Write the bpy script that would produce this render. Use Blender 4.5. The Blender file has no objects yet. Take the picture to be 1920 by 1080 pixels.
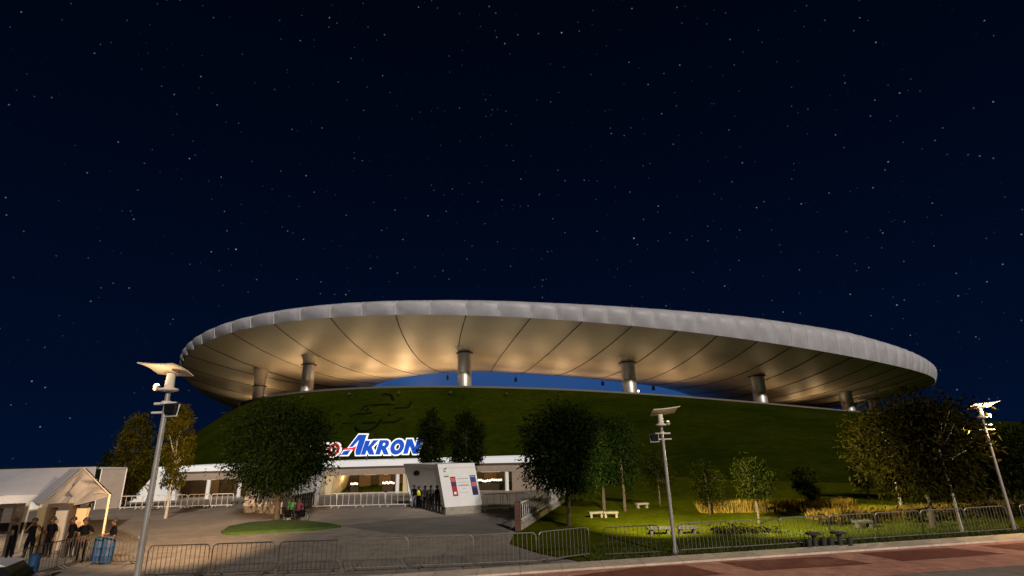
import bpy, bmesh, math, random
import numpy as np
from mathutils import Vector, Matrix
from mathutils.geometry import tessellate_polygon
from mathutils.bvhtree import BVHTree
S = bpy.context.scene
COL = S.collection
PI = math.pi
# ------------------------------------------------------------------ camera
CAM_H, FPX = 4.07, 968.0
PITCH, ROLL = math.radians(17.6), math.radians(1.65)
cF = np.array([0, math.cos(PITCH), math.sin(PITCH)])
cU0 = np.array([0, -math.sin(PITCH), math.cos(PITCH)])
cR0 = np.array([1.0, 0, 0])
cR = cR0 * math.cos(ROLL) - cU0 * math.sin(ROLL)
cU = cU0 * math.cos(ROLL) + cR0 * math.sin(ROLL)
cam = bpy.data.cameras.new('camera')
cam.sensor_width = 36.0
cam.lens = FPX / 1920 * 36
cam.clip_start, cam.clip_end = 0.1, 6000
camo = bpy.data.objects.new('camera', cam)
COL.objects.link(camo)
camo.matrix_world = Matrix(((cR[0], cU[0], -cF[0], 0), (cR[1], cU[1], -cF[1], 0), (cR[2], cU[2], -cF[2], CAM_H), (0, 0, 0, 1)))
S.camera = camo
# ------------------------------------------------------------------ night sky (world)
W = bpy.data.worlds.new("World")
S.world = W
W.use_nodes = True
wn, wl = W.node_tree.nodes, W.node_tree.links
wn.clear()
w_out = wn.new('ShaderNodeOutputWorld')
w_bg = wn.new('ShaderNodeBackground')
w_tc = wn.new('ShaderNodeTexCoord')
w_sep = wn.new('ShaderNodeSeparateXYZ')
w_ramp = wn.new('ShaderNodeValToRGB')
wl.new(w_tc.outputs['Generated'], w_sep.inputs[0])
wl.new(w_sep.outputs['Z'], w_ramp.inputs[0])
cr = w_ramp.color_ramp
cr.elements[0].position = 0.0
cr.elements[0].color = (.0008, .0054, .0240, 1)
cr.elements[1].position = 0.75
cr.elements[1].color = (.0002, .0014, .0055, 1)
for p, c in ((.12, (.0005, .0040, .0180, 1)), (.3, (.0003, .0029, .0130, 1)), (.5, (.0003, .0020, .0084, 1))):
    e = cr.elements.new(p)
    e.color = c


def star_layer(scale, rad, gain, power):
    vo = wn.new('ShaderNodeTexVoronoi')
    vo.voronoi_dimensions = '3D'
    vo.inputs['Scale'].default_value = scale
    wl.new(w_tc.outputs['Generated'], vo.inputs['Vector'])
    mr = wn.new('ShaderNodeMapRange')
    mr.inputs['From Min'].default_value = rad * scale * .45
    mr.inputs['From Max'].default_value = rad * scale
    mr.inputs['To Min'].default_value = 1
    mr.inputs['To Max'].default_value = 0
    wl.new(vo.outputs['Distance'], mr.inputs['Value'])
    sp = wn.new('ShaderNodeSeparateColor')
    wl.new(vo.outputs['Color'], sp.inputs[0])
    pw = wn.new('ShaderNodeMath')
    pw.operation = 'POWER'
    wl.new(sp.outputs[0], pw.inputs[0])
    pw.inputs[1].default_value = power
    m1 = wn.new('ShaderNodeMath')
    m1.operation = 'MULTIPLY'
    wl.new(mr.outputs[0], m1.inputs[0])
    wl.new(pw.outputs[0], m1.inputs[1])
    m2 = wn.new('ShaderNodeMath')
    m2.operation = 'MULTIPLY'
    m2.inputs[1].default_value = gain
    wl.new(m1.outputs[0], m2.inputs[0])
    return m2


sa = star_layer(84, .0012, .25, 3.2)
sb = star_layer(30, .0014, .62, 4.5)
s_add = wn.new('ShaderNodeMath')
s_add.operation = 'ADD'
wl.new(sa.outputs[0], s_add.inputs[0])
wl.new(sb.outputs[0], s_add.inputs[1])
s_mix = wn.new('ShaderNodeVectorMath')
s_mix.operation = 'ADD'
s_col = wn.new('ShaderNodeVectorMath')
s_col.operation = 'SCALE'
s_col.inputs[0].default_value = (.78, .88, 1.0)
wl.new(s_add.outputs[0], s_col.inputs['Scale'])
wl.new(w_ramp.outputs[0], s_mix.inputs[0])
wl.new(s_col.outputs[0], s_mix.inputs[1])
wl.new(s_mix.outputs[0], w_bg.inputs[0])
w_bg.inputs[1].default_value = 1.0
wl.new(w_bg.outputs[0], w_out.inputs[0])
# ------------------------------------------------------------------ the one sun lamp: added general fill from behind the viewer
sun = bpy.data.lights.new('sun', 'SUN')
sun.energy = 2.8
sun.angle = math.radians(2.0)
sun.color = (1.0, .91, .82)
suno = bpy.data.objects.new('sun', sun)
COL.objects.link(suno)
suno.rotation_euler = Vector((-.32, .86, -.41)).to_track_quat('-Z', 'Y').to_euler()
S.view_settings.view_transform = 'Standard'
S.view_settings.look = 'None'
S.view_settings.exposure = 0
S.view_settings.gamma = 1
S.cycles.max_bounces = 6
S.cycles.sample_clamp_indirect = 4
S.cycles.use_denoising = True
# ------------------------------------------------------------------ helpers
rnd = random.Random(7)


def ray(px, py):
    d = (px - 960) * cR - (py - 540) * cU + FPX * cF
    return d / np.linalg.norm(d)


def G(px, py, z=0.0):
    """ground point under a pixel of the photograph"""
    d = ray(px, py)
    t = (z - CAM_H) / d[2]
    return Vector((d[0] * t, d[1] * t, z))


def atd(px, py, dist):
    d = ray(px, py)
    k = dist / math.hypot(d[0], d[1])
    return Vector((d[0] * k, d[1] * k, CAM_H + d[2] * k))


def sm(a, b, x):
    t = min(1, max(0, (x - a) / (b - a)))
    return t * t * (3 - 2 * t)


def mat(name, col, rough=.7, metal=0.0, var=.0, vscale=3.0, bump=0.0, bscale=30.0, emit=None, estr=0.0, detail=6, col2=None, island=0.0, spec=.3, var2=0.0, v2scale=(1, 1, 1), joint=None):
    m = bpy.data.materials.new(name)
    m.use_nodes = True
    n, l = m.node_tree.nodes, m.node_tree.links
    b = n['Principled BSDF']
    b.inputs['Roughness'].default_value = rough
    b.inputs['Metallic'].default_value = metal
    b.inputs['Specular IOR Level'].default_value = spec
    b.inputs['Base Color'].default_value = (*col, 1)
    tc = n.new('ShaderNodeTexCoord')
    if var > 0 or col2:
        nz = n.new('ShaderNodeTexNoise')
        nz.inputs['Scale'].default_value = vscale
        nz.inputs['Detail'].default_value = detail
        nz.inputs['Roughness'].default_value = .62
        l.new(tc.outputs['Object'], nz.inputs['Vector'])
        rp = n.new('ShaderNodeValToRGB')
        rp.color_ramp.elements[0].position = .33
        rp.color_ramp.elements[1].position = .67
        c2 = col2 or tuple(c * (1 + var) for c in col)
        c1 = col if col2 else tuple(c * (1 - var) for c in col)
        rp.color_ramp.elements[0].color = (*c1, 1)
        rp.color_ramp.elements[1].color = (*c2, 1)
        l.new(nz.outputs['Fac'], rp.inputs[0])
        src = rp.outputs[0]
        if island > 0:
            ge = n.new('ShaderNodeNewGeometry')
            mr = n.new('ShaderNodeMapRange')
            mr.inputs['To Min'].default_value = 1 - island
            mr.inputs['To Max'].default_value = 1 + island
            l.new(ge.outputs['Random Per Island'], mr.inputs['Value'])
            sc = n.new('ShaderNodeVectorMath')
            sc.operation = 'SCALE'
            l.new(src, sc.inputs[0])
            l.new(mr.outputs[0], sc.inputs['Scale'])
            src = sc.outputs[0]
        if var2 > 0:
            mp = n.new('ShaderNodeMapping')
            mp.inputs['Scale'].default_value = v2scale
            l.new(tc.outputs['Object'], mp.inputs['Vector'])
            n2 = n.new('ShaderNodeTexNoise')
            n2.inputs['Scale'].default_value = 1.0
            n2.inputs['Detail'].default_value = 8
            n2.inputs['Roughness'].default_value = .7
            l.new(mp.outputs[0], n2.inputs['Vector'])
            r2_ = n.new('ShaderNodeMapRange')
            r2_.inputs['From Min'].default_value = .34
            r2_.inputs['From Max'].default_value = .66
            r2_.inputs['To Min'].default_value = 1 - var2
            r2_.inputs['To Max'].default_value = 1 + var2
            l.new(n2.outputs['Fac'], r2_.inputs['Value'])
            s2 = n.new('ShaderNodeVectorMath')
            s2.operation = 'SCALE'
            l.new(src, s2.inputs[0])
            l.new(r2_.outputs[0], s2.inputs['Scale'])
            src = s2.outputs[0]
        if joint:
            bt = n.new('ShaderNodeTexBrick')
            bt.offset = joint[3]
            bt.inputs['Scale'].default_value = 1.0
            bt.inputs['Brick Width'].default_value = joint[0]
            bt.inputs['Row Height'].default_value = joint[1]
            bt.inputs['Mortar Size'].default_value = joint[2]
            bt.inputs['Mortar Smooth'].default_value = .3
            bt.inputs['Bias'].default_value = 0
            bt.inputs['Color1'].default_value = (.92, .92, .92, 1)
            bt.inputs['Color2'].default_value = (1.06, 1.06, 1.06, 1)
            bt.inputs['Mortar'].default_value = (.62, .60, .58, 1)
            l.new(tc.outputs['Object'], bt.inputs['Vector'])
            s3 = n.new('ShaderNodeVectorMath')
            s3.operation = 'MULTIPLY'
            l.new(src, s3.inputs[0])
            l.new(bt.outputs['Color'], s3.inputs[1])
            src = s3.outputs[0]
        l.new(src, b.inputs['Base Color'])
    if bump > 0:
        nb = n.new('ShaderNodeTexNoise')
        nb.inputs['Scale'].default_value = bscale
        nb.inputs['Detail'].default_value = 5
        l.new(tc.outputs['Object'], nb.inputs['Vector'])
        bp = n.new('ShaderNodeBump')
        bp.inputs['Strength'].default_value = bump
        bp.inputs['Distance'].default_value = .05
        l.new(nb.outputs['Fac'], bp.inputs['Height'])
        l.new(bp.outputs[0], b.inputs['Normal'])
    if emit:
        b.inputs['Emission Color'].default_value = (*emit, 1)
        b.inputs['Emission Strength'].default_value = estr
    return m


def leaf_mat(name, c1, c2, vs=.5):
    return mat(name, c1, rough=.6, col2=c2, vscale=vs, island=.6, spec=.0)


class MB:
    def __init__(s):
        s.v, s.f = [], []

    def add(s, vs, fs):
        o = len(s.v)
        s.v += [tuple(v) for v in vs]
        s.f += [tuple(i + o for i in f) for f in fs]
        return s

    def box(s, c, d, rz=0.0, taper=1.0):
        hx, hy, hz = d[0] / 2, d[1] / 2, d[2] / 2
        ca, sa = math.cos(rz), math.sin(rz)
        vs = []
        for sz in (-1, 1):
            k = taper if sz > 0 else 1
            for sx, sy in ((-1, -1), (1, -1), (1, 1), (-1, 1)):
                x, y = sx * hx * k, sy * hy * k
                vs.append((c[0] + x * ca - y * sa, c[1] + x * sa + y * ca, c[2] + sz * hz))
        return s.add(vs, [(3, 2, 1, 0), (4, 5, 6, 7), (0, 1, 5, 4), (1, 2, 6, 5), (2, 3, 7, 6), (3, 0, 4, 7)])

    def hexa(s, b4, t4):
        return s.add(list(b4) + list(t4), [(3, 2, 1, 0), (4, 5, 6, 7), (0, 1, 5, 4), (1, 2, 6, 5), (2, 3, 7, 6), (3, 0, 4, 7)])

    def tube(s, pts, r, n=8, closed=False, caps=True):
        pts = [Vector(p) for p in pts]
        m = len(pts)
        rs = r if isinstance(r, (list, tuple)) else [r] * m
        rings = []
        up = Vector((0, 0, 1))
        for i, p in enumerate(pts):
            a = pts[i - 1] if (i > 0 or closed) else p
            b = pts[(i + 1) % m] if (i < m - 1 or closed) else p
            t = (b - a).normalized()
            ref = up if abs(t.z) < .95 else Vector((1, 0, 0))
            x = t.cross(ref).normalized()
            y = t.cross(x).normalized()
            rings.append([p + (x * math.cos(2 * PI * k / n) + y * math.sin(2 * PI * k / n)) * rs[i] for k in range(n)])
        vs = [v for rg in rings for v in rg]
        fs = []
        for i in range(m if closed else m - 1):
            j = (i + 1) % m
            for k in range(n):
                k2 = (k + 1) % n
                fs.append((i * n + k, i * n + k2, j * n + k2, j * n + k))
        if caps and not closed:
            fs.append(tuple(range(n))[::-1])
            fs.append(tuple((m - 1) * n + k for k in range(n)))
        return s.add(vs, fs)

    def lathe(s, c, prof, n=16, a0=0, a1=2 * PI):
        vs, fs = [], []
        for (r, z) in prof:
            for k in range(n):
                a = 2 * PI * k / n
                vs.append((c[0] + r * math.cos(a), c[1] + r * math.sin(a), c[2] + z))
        for i in range(len(prof) - 1):
            for k in range(n):
                k2 = (k + 1) % n
                fs.append((i * n + k, i * n + k2, (i + 1) * n + k2, (i + 1) * n + k))
        fs.append(tuple(range(n))[::-1])
        fs.append(tuple((len(prof) - 1) * n + k for k in range(n)))
        return s.add(vs, fs)

    def prism(s, outer, holes, frame):
        """polygon with holes, frame = (origin, xaxis, yaxis, depth vector)"""
        o, X, Y, D = frame
        loops = [outer] + list(holes)
        flat = [p for lp in loops for p in lp]
        tris = tessellate_polygon([[Vector((p[0], p[1], 0)) for p in lp] for lp in loops])
        n = len(flat)
        P = [o + X * p[0] + Y * p[1] for p in flat]
        fs = [tuple(t) for t in tris] + [tuple(i + n for i in t[::-1]) for t in tris]
        b = 0
        for lp in loops:
            k = len(lp)
            for i in range(k):
                j = (i + 1) % k
                fs.append((b + i, b + j, b + j + n, b + i + n))
            b += k
        return s.add(P + [p + D for p in P], fs)

    def build(s, name, m, parent=None, smooth=False, world=False, recalc=True):
        vs = s.v
        if world and parent is not None:
            q, o = parent, Vector((0, 0, 0))
            while q is not None:
                o += q.location
                q = q.parent
            vs = [(v[0] - o.x, v[1] - o.y, v[2] - o.z) for v in vs]
        me = bpy.data.meshes.new(name)
        me.from_pydata(vs, [], s.f)
        if recalc:
            bm = bmesh.new()
            bm.from_mesh(me)
            bmesh.ops.recalc_face_normals(bm, faces=bm.faces)
            bm.to_mesh(me)
            bm.free()
        me.update()
        if smooth:
            me.polygons.foreach_set('use_smooth', [True] * len(me.polygons))
            if smooth != 'all':
                me.set_sharp_from_angle(angle=math.radians(40))
        me.materials.append(m)
        ob = bpy.data.objects.new(name, me)
        COL.objects.link(ob)
        ob.parent = parent
        return ob


def tag(o, label=None, cat=None, group=None, kind=None):
    if label:
        o['label'] = label
    if cat:
        o['category'] = cat
    if group:
        o['group'] = group
    if kind:
        o['kind'] = kind
    return o


def thing(name, label, cat, loc=(0, 0, 0), rz=0.0, group=None):
    o = bpy.data.objects.new(name, None)
    o.empty_display_size = .2
    COL.objects.link(o)
    o.location = loc
    o.rotation_euler = (0, 0, rz)
    return tag(o, label, cat, group)


def dup(root, loc, rz, label, scale=None):
    r = root.copy()
    COL.objects.link(r)
    r.location = loc
    r.rotation_euler = (0, 0, rz)
    r['label'] = label
    if scale:
        r.scale = scale

    def rec(a, b):
        for ch in list(a.children):
            c = ch.copy()
            COL.objects.link(c)
            c.parent = b
            rec(ch, c)
    rec(root, r)
    return r


def lamp(name, kind, loc, power, color, parent=None, **kw):
    L = bpy.data.lights.new(name, kind)
    L.energy = power
    L.color = color
    for k, v in kw.items():
        if k != 'aim':
            setattr(L, k, v)
    o = bpy.data.objects.new(name, L)
    COL.objects.link(o)
    if parent is not None:
        o.parent = parent
    o.location = loc
    if 'aim' in kw:
        o.rotation_euler = Vector(kw['aim']).to_track_quat('-Z', 'Y').to_euler()
    return o


ORD = ['first', 'second', 'third', 'fourth', 'fifth', 'sixth', 'seventh', 'eighth', 'ninth', 'tenth', 'eleventh', 'twelfth', 'thirteenth']
# ------------------------------------------------------------------ materials
M = dict(
    plaza=mat('plaza_concrete', (.25, .21, .172), .85, var=.20, vscale=.22, bump=.25, bscale=14, var2=.16, v2scale=(1.1, 2.2, 1), joint=(4.5, 4.5, .035, 0)),
    darkplaza=mat('dark_plaza', (.145, .130, .115), .85, var=.18, vscale=.5, bump=.3, bscale=25, var2=.18, v2scale=(.5, 2.5, 1)),
    grass=mat('lawn_grass', (.036, .047, .0014), .9, col2=(.064, .070, .003), vscale=.5, bump=.8, bscale=9, detail=12, spec=.0, var2=.3, v2scale=(1.5, 3, 1)),
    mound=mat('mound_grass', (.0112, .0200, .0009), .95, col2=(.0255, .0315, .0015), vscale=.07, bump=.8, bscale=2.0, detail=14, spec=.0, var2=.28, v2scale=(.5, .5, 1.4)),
    verge=mat('verge_grass', (.030, .042, .008), .9, col2=(.055, .066, .014), vscale=1.3, bump=.8, bscale=9, detail=10),
    strip=mat('kerb_concrete', (.54, .44, .34), .85, var=.12, vscale=1.2, bump=.2, bscale=20, var2=.15, v2scale=(2.5, 2.5, 1), joint=(1.5, 30, .02, 0)),
    pink=mat('pink_paving', (.52, .245, .175), .8, var=.12, vscale=2.0, bump=.25, bscale=18, var2=.15, v2scale=(2, 2, 1), joint=(.8, .4, .012, .5)),
    red=mat('red_paving', (.20, .064, .040), .85, var=.13, vscale=2.4, bump=.3, bscale=30, var2=.18, v2scale=(3, 3, 1)),
    road=mat('road_grey', (.24, .19, .155), .85, var=.2, vscale=1.0, bump=.3, bscale=22, var2=.25, v2scale=(1.2, 3, 1), joint=(2.2, 1.1, .02, .5)),
    soffit=mat('soffit_metal', (.45, .40, .31), .5, metal=.12, var=.08, vscale=.07, spec=.3),
    cushion=mat('roof_cushion', (.37, .362, .385), .5, var=.12, vscale=.25),
    seam=mat('pale_seam', (.50, .48, .46), .5),
    rib=mat('dark_joint', (.03, .026, .02), .6),
    steel=mat('column_steel', (.50, .48, .45), .46, metal=.7, var=.1, vscale=1.0),
    parapet=mat('rim_parapet', (.125, .11, .09), .7),
    skygap=mat('sky_gap_glow', (.01, .03, .08), .5, emit=(.020, .080, .26), estr=.75),  # blue glow added to stand for sky seen under the roof
    white=mat('white_wall', (.74, .73, .72), .65, var=.04, vscale=1.5),
    fascia=mat('white_fascia', (.88, .88, .88), .5, var=.03, vscale=1.0),
    edgeglow=mat('glow_roof_edge', (.85, .85, .86), .5, emit=(1, 1, 1), estr=.34),  # glow put into the slab's colour so its edge reads bright white
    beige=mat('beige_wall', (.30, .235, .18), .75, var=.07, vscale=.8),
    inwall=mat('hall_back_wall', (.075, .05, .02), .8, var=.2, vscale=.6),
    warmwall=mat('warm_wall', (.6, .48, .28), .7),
    concrete=mat('concrete_base', (.30, .27, .22), .85, var=.25, vscale=2.5, bump=.3),
    galv=mat('galvanised_steel', (.20, .18, .155), .42, metal=.5, var=.18, vscale=4),
    dsteel=mat('dark_steel', (.085, .075, .062), .45, metal=.5, var=.2, vscale=4),
    wsteel=mat('white_painted_steel', (.62, .60, .56), .5),
    pole=mat('lamp_pole_steel', (.33, .31, .29), .42, metal=.4, var=.12, vscale=3),
    plate=mat('reflector_plate', (.62, .56, .48), .45, var=.04),
    black=mat('black_plastic', (.012, .012, .013), .5),
    bark=mat('bark', (.055, .042, .03), .9, var=.35, vscale=9, bump=.7, bscale=22),
    palebark=mat('pale_bark', (.33, .29, .24), .85, var=.25, vscale=6, bump=.5, bscale=20),
    canvas=mat('tent_canvas', (.27, .27, .30), .8, var=.07, vscale=1.0, bump=.3, bscale=3),
    gable=mat('gable_canvas', (.25, .222, .195), .8, var=.08, vscale=1.0, bump=.4, bscale=3),
    cream=mat('cream_pole', (.32, .275, .19), .5),
    blue=mat('blue_plastic', (.006, .036, .095), .65, var=.1, vscale=3),
    brown=mat('brown_frame', (.045, .03, .018), .5),
    glass=mat('grey_panel', (.26, .235, .2), .3),
    cloth=mat('dark_cloth', (.004, .004, .005), .95, var=.3, vscale=6, spec=.0),
    trouser=mat('dark_trousers', (.0045, .0045, .006), .95, var=.3, vscale=6, spec=.0),
    grey_tr=mat('grey_trousers', (.16, .16, .21), .85, var=.2, vscale=6),
    greenc=mat('green_shirt', (.02, .16, .03), .8, var=.2, vscale=6),
    maroon=mat('maroon_shirt', (.075, .012, .03), .8, var=.2, vscale=6),
    hivis=mat('yellow_vest', (.55, .55, .04), .7),
    greyc=mat('grey_shirt', (.13, .14, .13), .8, var=.2, vscale=6),
    skin=mat('skin', (.075, .038, .022), .6),
    hair=mat('hair', (.01, .008, .007), .7),
    rubber=mat('tyre_rubber', (.012, .012, .012), .8),
    carb=mat('car_paint', (.012, .016, .05), .25, spec=.6),
    carw=mat('lit_car_roof', (.5, .5, .52), .25, spec=.6),  # light on the dark car's top put into a pale colour
    cglass=mat('car_glass', (.008, .009, .011), .08, spec=.7),
    signw=mat('sign_white', (.8, .8, .8), .5, emit=(1, 1, 1), estr=.62),
    signb=mat('sign_blue', (.005, .04, .22), .5, emit=(.0, .07, .50), estr=.72),
    signr=mat('sign_red', (.5, .02, .02), .5, emit=(.60, .018, .012), estr=.75),
    signr2=mat('sign_dark_red', (.3, .02, .02), .5, emit=(.33, .02, .012), estr=.7),
    bulb=mat('lamp_glow', (.8, .8, .8), .4, emit=(1, .72, .40), estr=9.0),
    softbulb=mat('soft_lamp', (.8, .8, .8), .4, emit=(1, .75, .5), estr=1.6),
    redtxt=mat('red_banner', (.38, .03, .03), .6),
    purp=mat('purple_banner', (.06, .03, .14), .6),
    bluetxt=mat('blue_banner', (.03, .05, .25), .6),
    navytxt=mat('navy_banner', (.025, .02, .055), .6),
    orangetxt=mat('orange_banner', (.62, .13, .08), .6),
    greytxt=mat('grey_print', (.33, .33, .35), .6),
    yellowtxt=mat('yellow_print', (.7, .65, .3), .6),
    stone=mat('pale_stone', (.17, .145, .115), .8, var=.15, vscale=6),
    dstone=mat('dull_stone', (.04, .038, .036), .85, var=.2, vscale=6),
    hill=mat('far_hill', (.006, .008, .003), .95, var=.4, vscale=.05),
    lf_big=leaf_mat('leaves_dark', (.0030, .0068, .0016), (.0080, .0130, .0028)),
    lf_mid=leaf_mat('leaves_mid', (.0055, .0088, .0014), (.013, .0168, .0028)),
    lf_gold=leaf_mat('leaves_gold', (.017, .019, .0015), (.052, .043, .004)),
    lf_olive=leaf_mat('leaves_olive', (.0085, .0088, .0016), (.027, .0225, .0036)),
    lf_sap=leaf_mat('leaves_sapling', (.0045, .0068, .0010), (.0125, .0130, .0020)),
    lf_hedge=leaf_mat('leaves_hedge', (.008, .010, .003), (.02, .018, .006)),
    straw=leaf_mat('straw_grass', (.075, .050, .010), (.18, .120, .026), .8),
    blade=leaf_mat('grass_blades', (.028, .042, .008), (.065, .075, .016), .8),
)


def soffit_lines(m):
    pass


# ------------------------------------------------------------------ stadium plan (a saddle-shaped oval ring on a grass mound)
CX, CY, EA, EB, EPH = 22.22, 316.26, 192.39, 183.85, 0.91
HR = (31.37, -1.54, -3.6, .35, 7.3, 1.25, .27)
HM = (16.11, -5.79, -.85, 2.73, -.12, 2.3, 1.55)
HI = (23.5, 10.51, -.4, -5.11, 12.98, -1.02, -2.15)
OFF_M, OFF_I = 22.56, 72.98


def har(h, g):
    return h[0] + h[1] * math.cos(g) + h[2] * math.sin(g) + h[3] * math.cos(2 * g) + h[4] * math.sin(2 * g) + h[5] * math.cos(3 * g) + h[6] * math.sin(3 * g) + CAM_H


def plan(th, off):
    ex, ey = EA * math.cos(th), EB * math.sin(th)
    nx, ny = math.cos(th) / EA, math.sin(th) / EB
    n = math.hypot(nx, ny)
    ex -= off * nx / n
    ey -= off * ny / n
    c, s = math.cos(EPH), math.sin(EPH)
    return CX + ex * c - ey * s, CY + ex * s + ey * c


def P3(th, off, h, lo=0.0):
    if h is HR:
        bump_ = math.exp(-((((math.degrees(th) + 360) % 360) - 268) / 15) ** 2)
        off += 2.2 * bump_
        lo += 1.6 * bump_
    x, y = plan(th, off)
    return Vector((x, y, har(h, math.atan2(y - CY, x - CX)) + lo))


def ground_z(x, y):
    """plaza falls away towards the entrance, lawn on the right rises a little"""
    k = sm(.045, .13, x / max(y, 1.0)) if y > 0 else 0
    down = -2.75 * sm(43, 108, y)
    upz = 1.2 * sm(50, 120, y)
    return down * (1 - k) + upz * k


# -------- mound mesh
N_TH = 360
W_M = 46.0


def mound_w(th):
    x, y = plan(th, OFF_M)
    reach = min(150, max(0, math.hypot(x, y) - 50 - W_M))
    return W_M + reach * sm(.0, .22, x / max(y, 1.0)) * (1 - sm(260, 420, y))


stadium = thing('stadium', 'huge oval stadium with a pale floating roof ring on a dark grass mound', 'stadium', (CX, CY, 0))
mb = MB()
NW = 36
ring = []
for i in range(N_TH):
    th = 2 * PI * i / N_TH
    zr = P3(th, OFF_M, HM).z
    for j in range(NW + 1):
        WT = mound_w(th)
        w = (WT + 4) * (j / NW)
        x, y = plan(th, OFF_M - w)
        zt = ground_z(x, y)
        t = max(0, 1 - w / WT)
        z = zt + (zr - zt) * (t ** (1.38 + .55 * (WT - W_M) / 80))
        if w > WT:
            z = zt - .6
        mb.v.append((x, y, z))
for i in range(N_TH):
    i2 = (i + 1) % N_TH
    for j in range(NW):
        mb.f.append((i * (NW + 1) + j, i * (NW + 1) + j + 1, i2 * (NW + 1) + j + 1, i2 * (NW + 1) + j))
mound_bvh = BVHTree.FromPolygons([Vector(v) for v in mb.v], mb.f)
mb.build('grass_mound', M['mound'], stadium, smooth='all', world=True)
# parapet along the rim
pb = MB()
for i in range(N_TH):
    th = 2 * PI * i / N_TH
    for off, dz in ((-.15, -.3), (-.15, .42), (.75, .42), (.75, -.3)):
        pb.v.append(P3(th, OFF_M + off, HM, dz))
for i in range(N_TH):
    i2 = (i + 1) % N_TH
    for j in range(4):
        j2 = (j + 1) % 4
        pb.f.append((i * 4 + j, i * 4 + j2, i2 * 4 + j2, i2 * 4 + j))
pb.build('rim_parapet', M['parapet'], stadium, world=True)
# concourse floor behind the rim
fb = MB()
for i in range(N_TH):
    th = 2 * PI * i / N_TH
    fb.v.append(P3(th, OFF_M + .76, HM, -.15))
    fb.v.append(P3(th, OFF_I + 2, HM, -.6))
for i in range(N_TH):
    i2 = (i + 1) % N_TH
    fb.f.append((i * 2, i * 2 + 1, i2 * 2 + 1, i2 * 2))
fb.build('concourse_floor', M['concrete'], stadium, world=True)

# -------- roof ring
RIBS = [174.45, 181.9, 188.95, 195.9, 202.4, 208.5, 213.7, 217.75, 221.65, 225.3, 228.7, 232.35, 235.7, 239.15, 242.75]
t = RIBS[-1]
step = 3.75
while t + step < RIBS[0] + 360 - 3:
    t += step
    RIBS.append(t)
    step = min(7.0, step * 1.045)
k = (RIBS[0] + 360 - RIBS[-1])
# relax the tail so the last bay closes evenly
tail0 = 20
last_gap_target = (RIBS[0] + 360 - RIBS[tail0]) / (RIBS[-1] + 6.9 - RIBS[tail0])
for i in range(tail0 + 1, len(RIBS)):
    RIBS[i] = RIBS[tail0] + (RIBS[i] - RIBS[tail0]) * last_gap_target
NB = len(RIBS)
MAP_O = [-20, 120, 189.05, 195.9, 202.4, 208.5, 213.65, 217.7, 221.6, 225.25, 228.65, 240, 340, 480]
MAP_I = [-20, 115, 180.2, 188.2, 194.6, 199.6, 204.6, 210.6, 217.1, 224.4, 231.0, 246, 340, 475]


def th_in(deg):
    return float(np.interp(deg, MAP_O, MAP_I)) if deg < 480 else deg - 5 + min(5, (deg - 480) * .1)


FASC = 4.2


def rim_extra(deg):
    """the edge band grows deeper towards the right end"""
    return float(np.interp(deg % 360, [0, 205, 215, 221, 225, 232, 243, 252, 262, 275, 300, 360], [0, 0, .35, .9, 1.4, 2.4, 3.4, 2.9, 2.0, 1.5, 0, 0]))



def soffit_pt(deg, s, lo=0.0):
    to = math.radians(deg)
    ti = math.radians(th_in(deg))
    x, y = plan(to + (ti - to) * s, 1 + (OFF_I - 1) * s + 2.2 * math.exp(-(((deg % 360) - 268) / 15) ** 2) * (1 - s))
    z = P3(to, 1, HR, -FASC).z * (1 - s) + (P3(ti, OFF_I, HI).z - 5 * sm(233, 250, deg) * (1 - sm(300, 330, deg))) * s - 3.0 * 4 * s * (1 - s)
    return Vector((x, y, z + lo))


sub = []          # column angles, 12 per bay
for b in range(NB):
    a0 = RIBS[b]
    a1 = RIBS[b + 1] if b + 1 < NB else RIBS[0] + 360
    for q in range(16):
        sub.append((a0 + (a1 - a0) * q / 16, b, q))
sb_ = MB()
NS = 18
for (deg, b, q) in sub:
    for j in range(NS + 1):
        sb_.v.append(soffit_pt(deg, j / NS))
n = len(sub)
for i in range(n):
    i2 = (i + 1) % n
    for j in range(NS):
        sb_.f.append((i * (NS + 1) + j, i2 * (NS + 1) + j, i2 * (NS + 1) + j + 1, i * (NS + 1) + j + 1))
soffit = sb_.build('roof_soffit', M['soffit'], stadium, smooth='all', world=True)
# inner lip hanging below the soffit edge and the upper skin
lb = MB()
for (deg, b, q) in sub:
    p = soffit_pt(deg, 1.0)
    ti = math.radians(th_in(deg))
    lb.v += [p + Vector((0, 0, -.02)), p + Vector((0, 0, .7)), P3(ti, OFF_I - 1.5, HI, 1.6), P3(math.radians(deg), 30, HR, .2), P3(math.radians(deg), 3.4, HR, rim_extra(deg) * 1.02)]
for i in range(n):
    i2 = (i + 1) % n
    for j in range(4):
        lb.f.append((i * 5 + j, i2 * 5 + j, i2 * 5 + j + 1, i * 5 + j + 1))
lb.build('roof_top_skin', M['cushion'], stadium, smooth='all', world=True)
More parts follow.
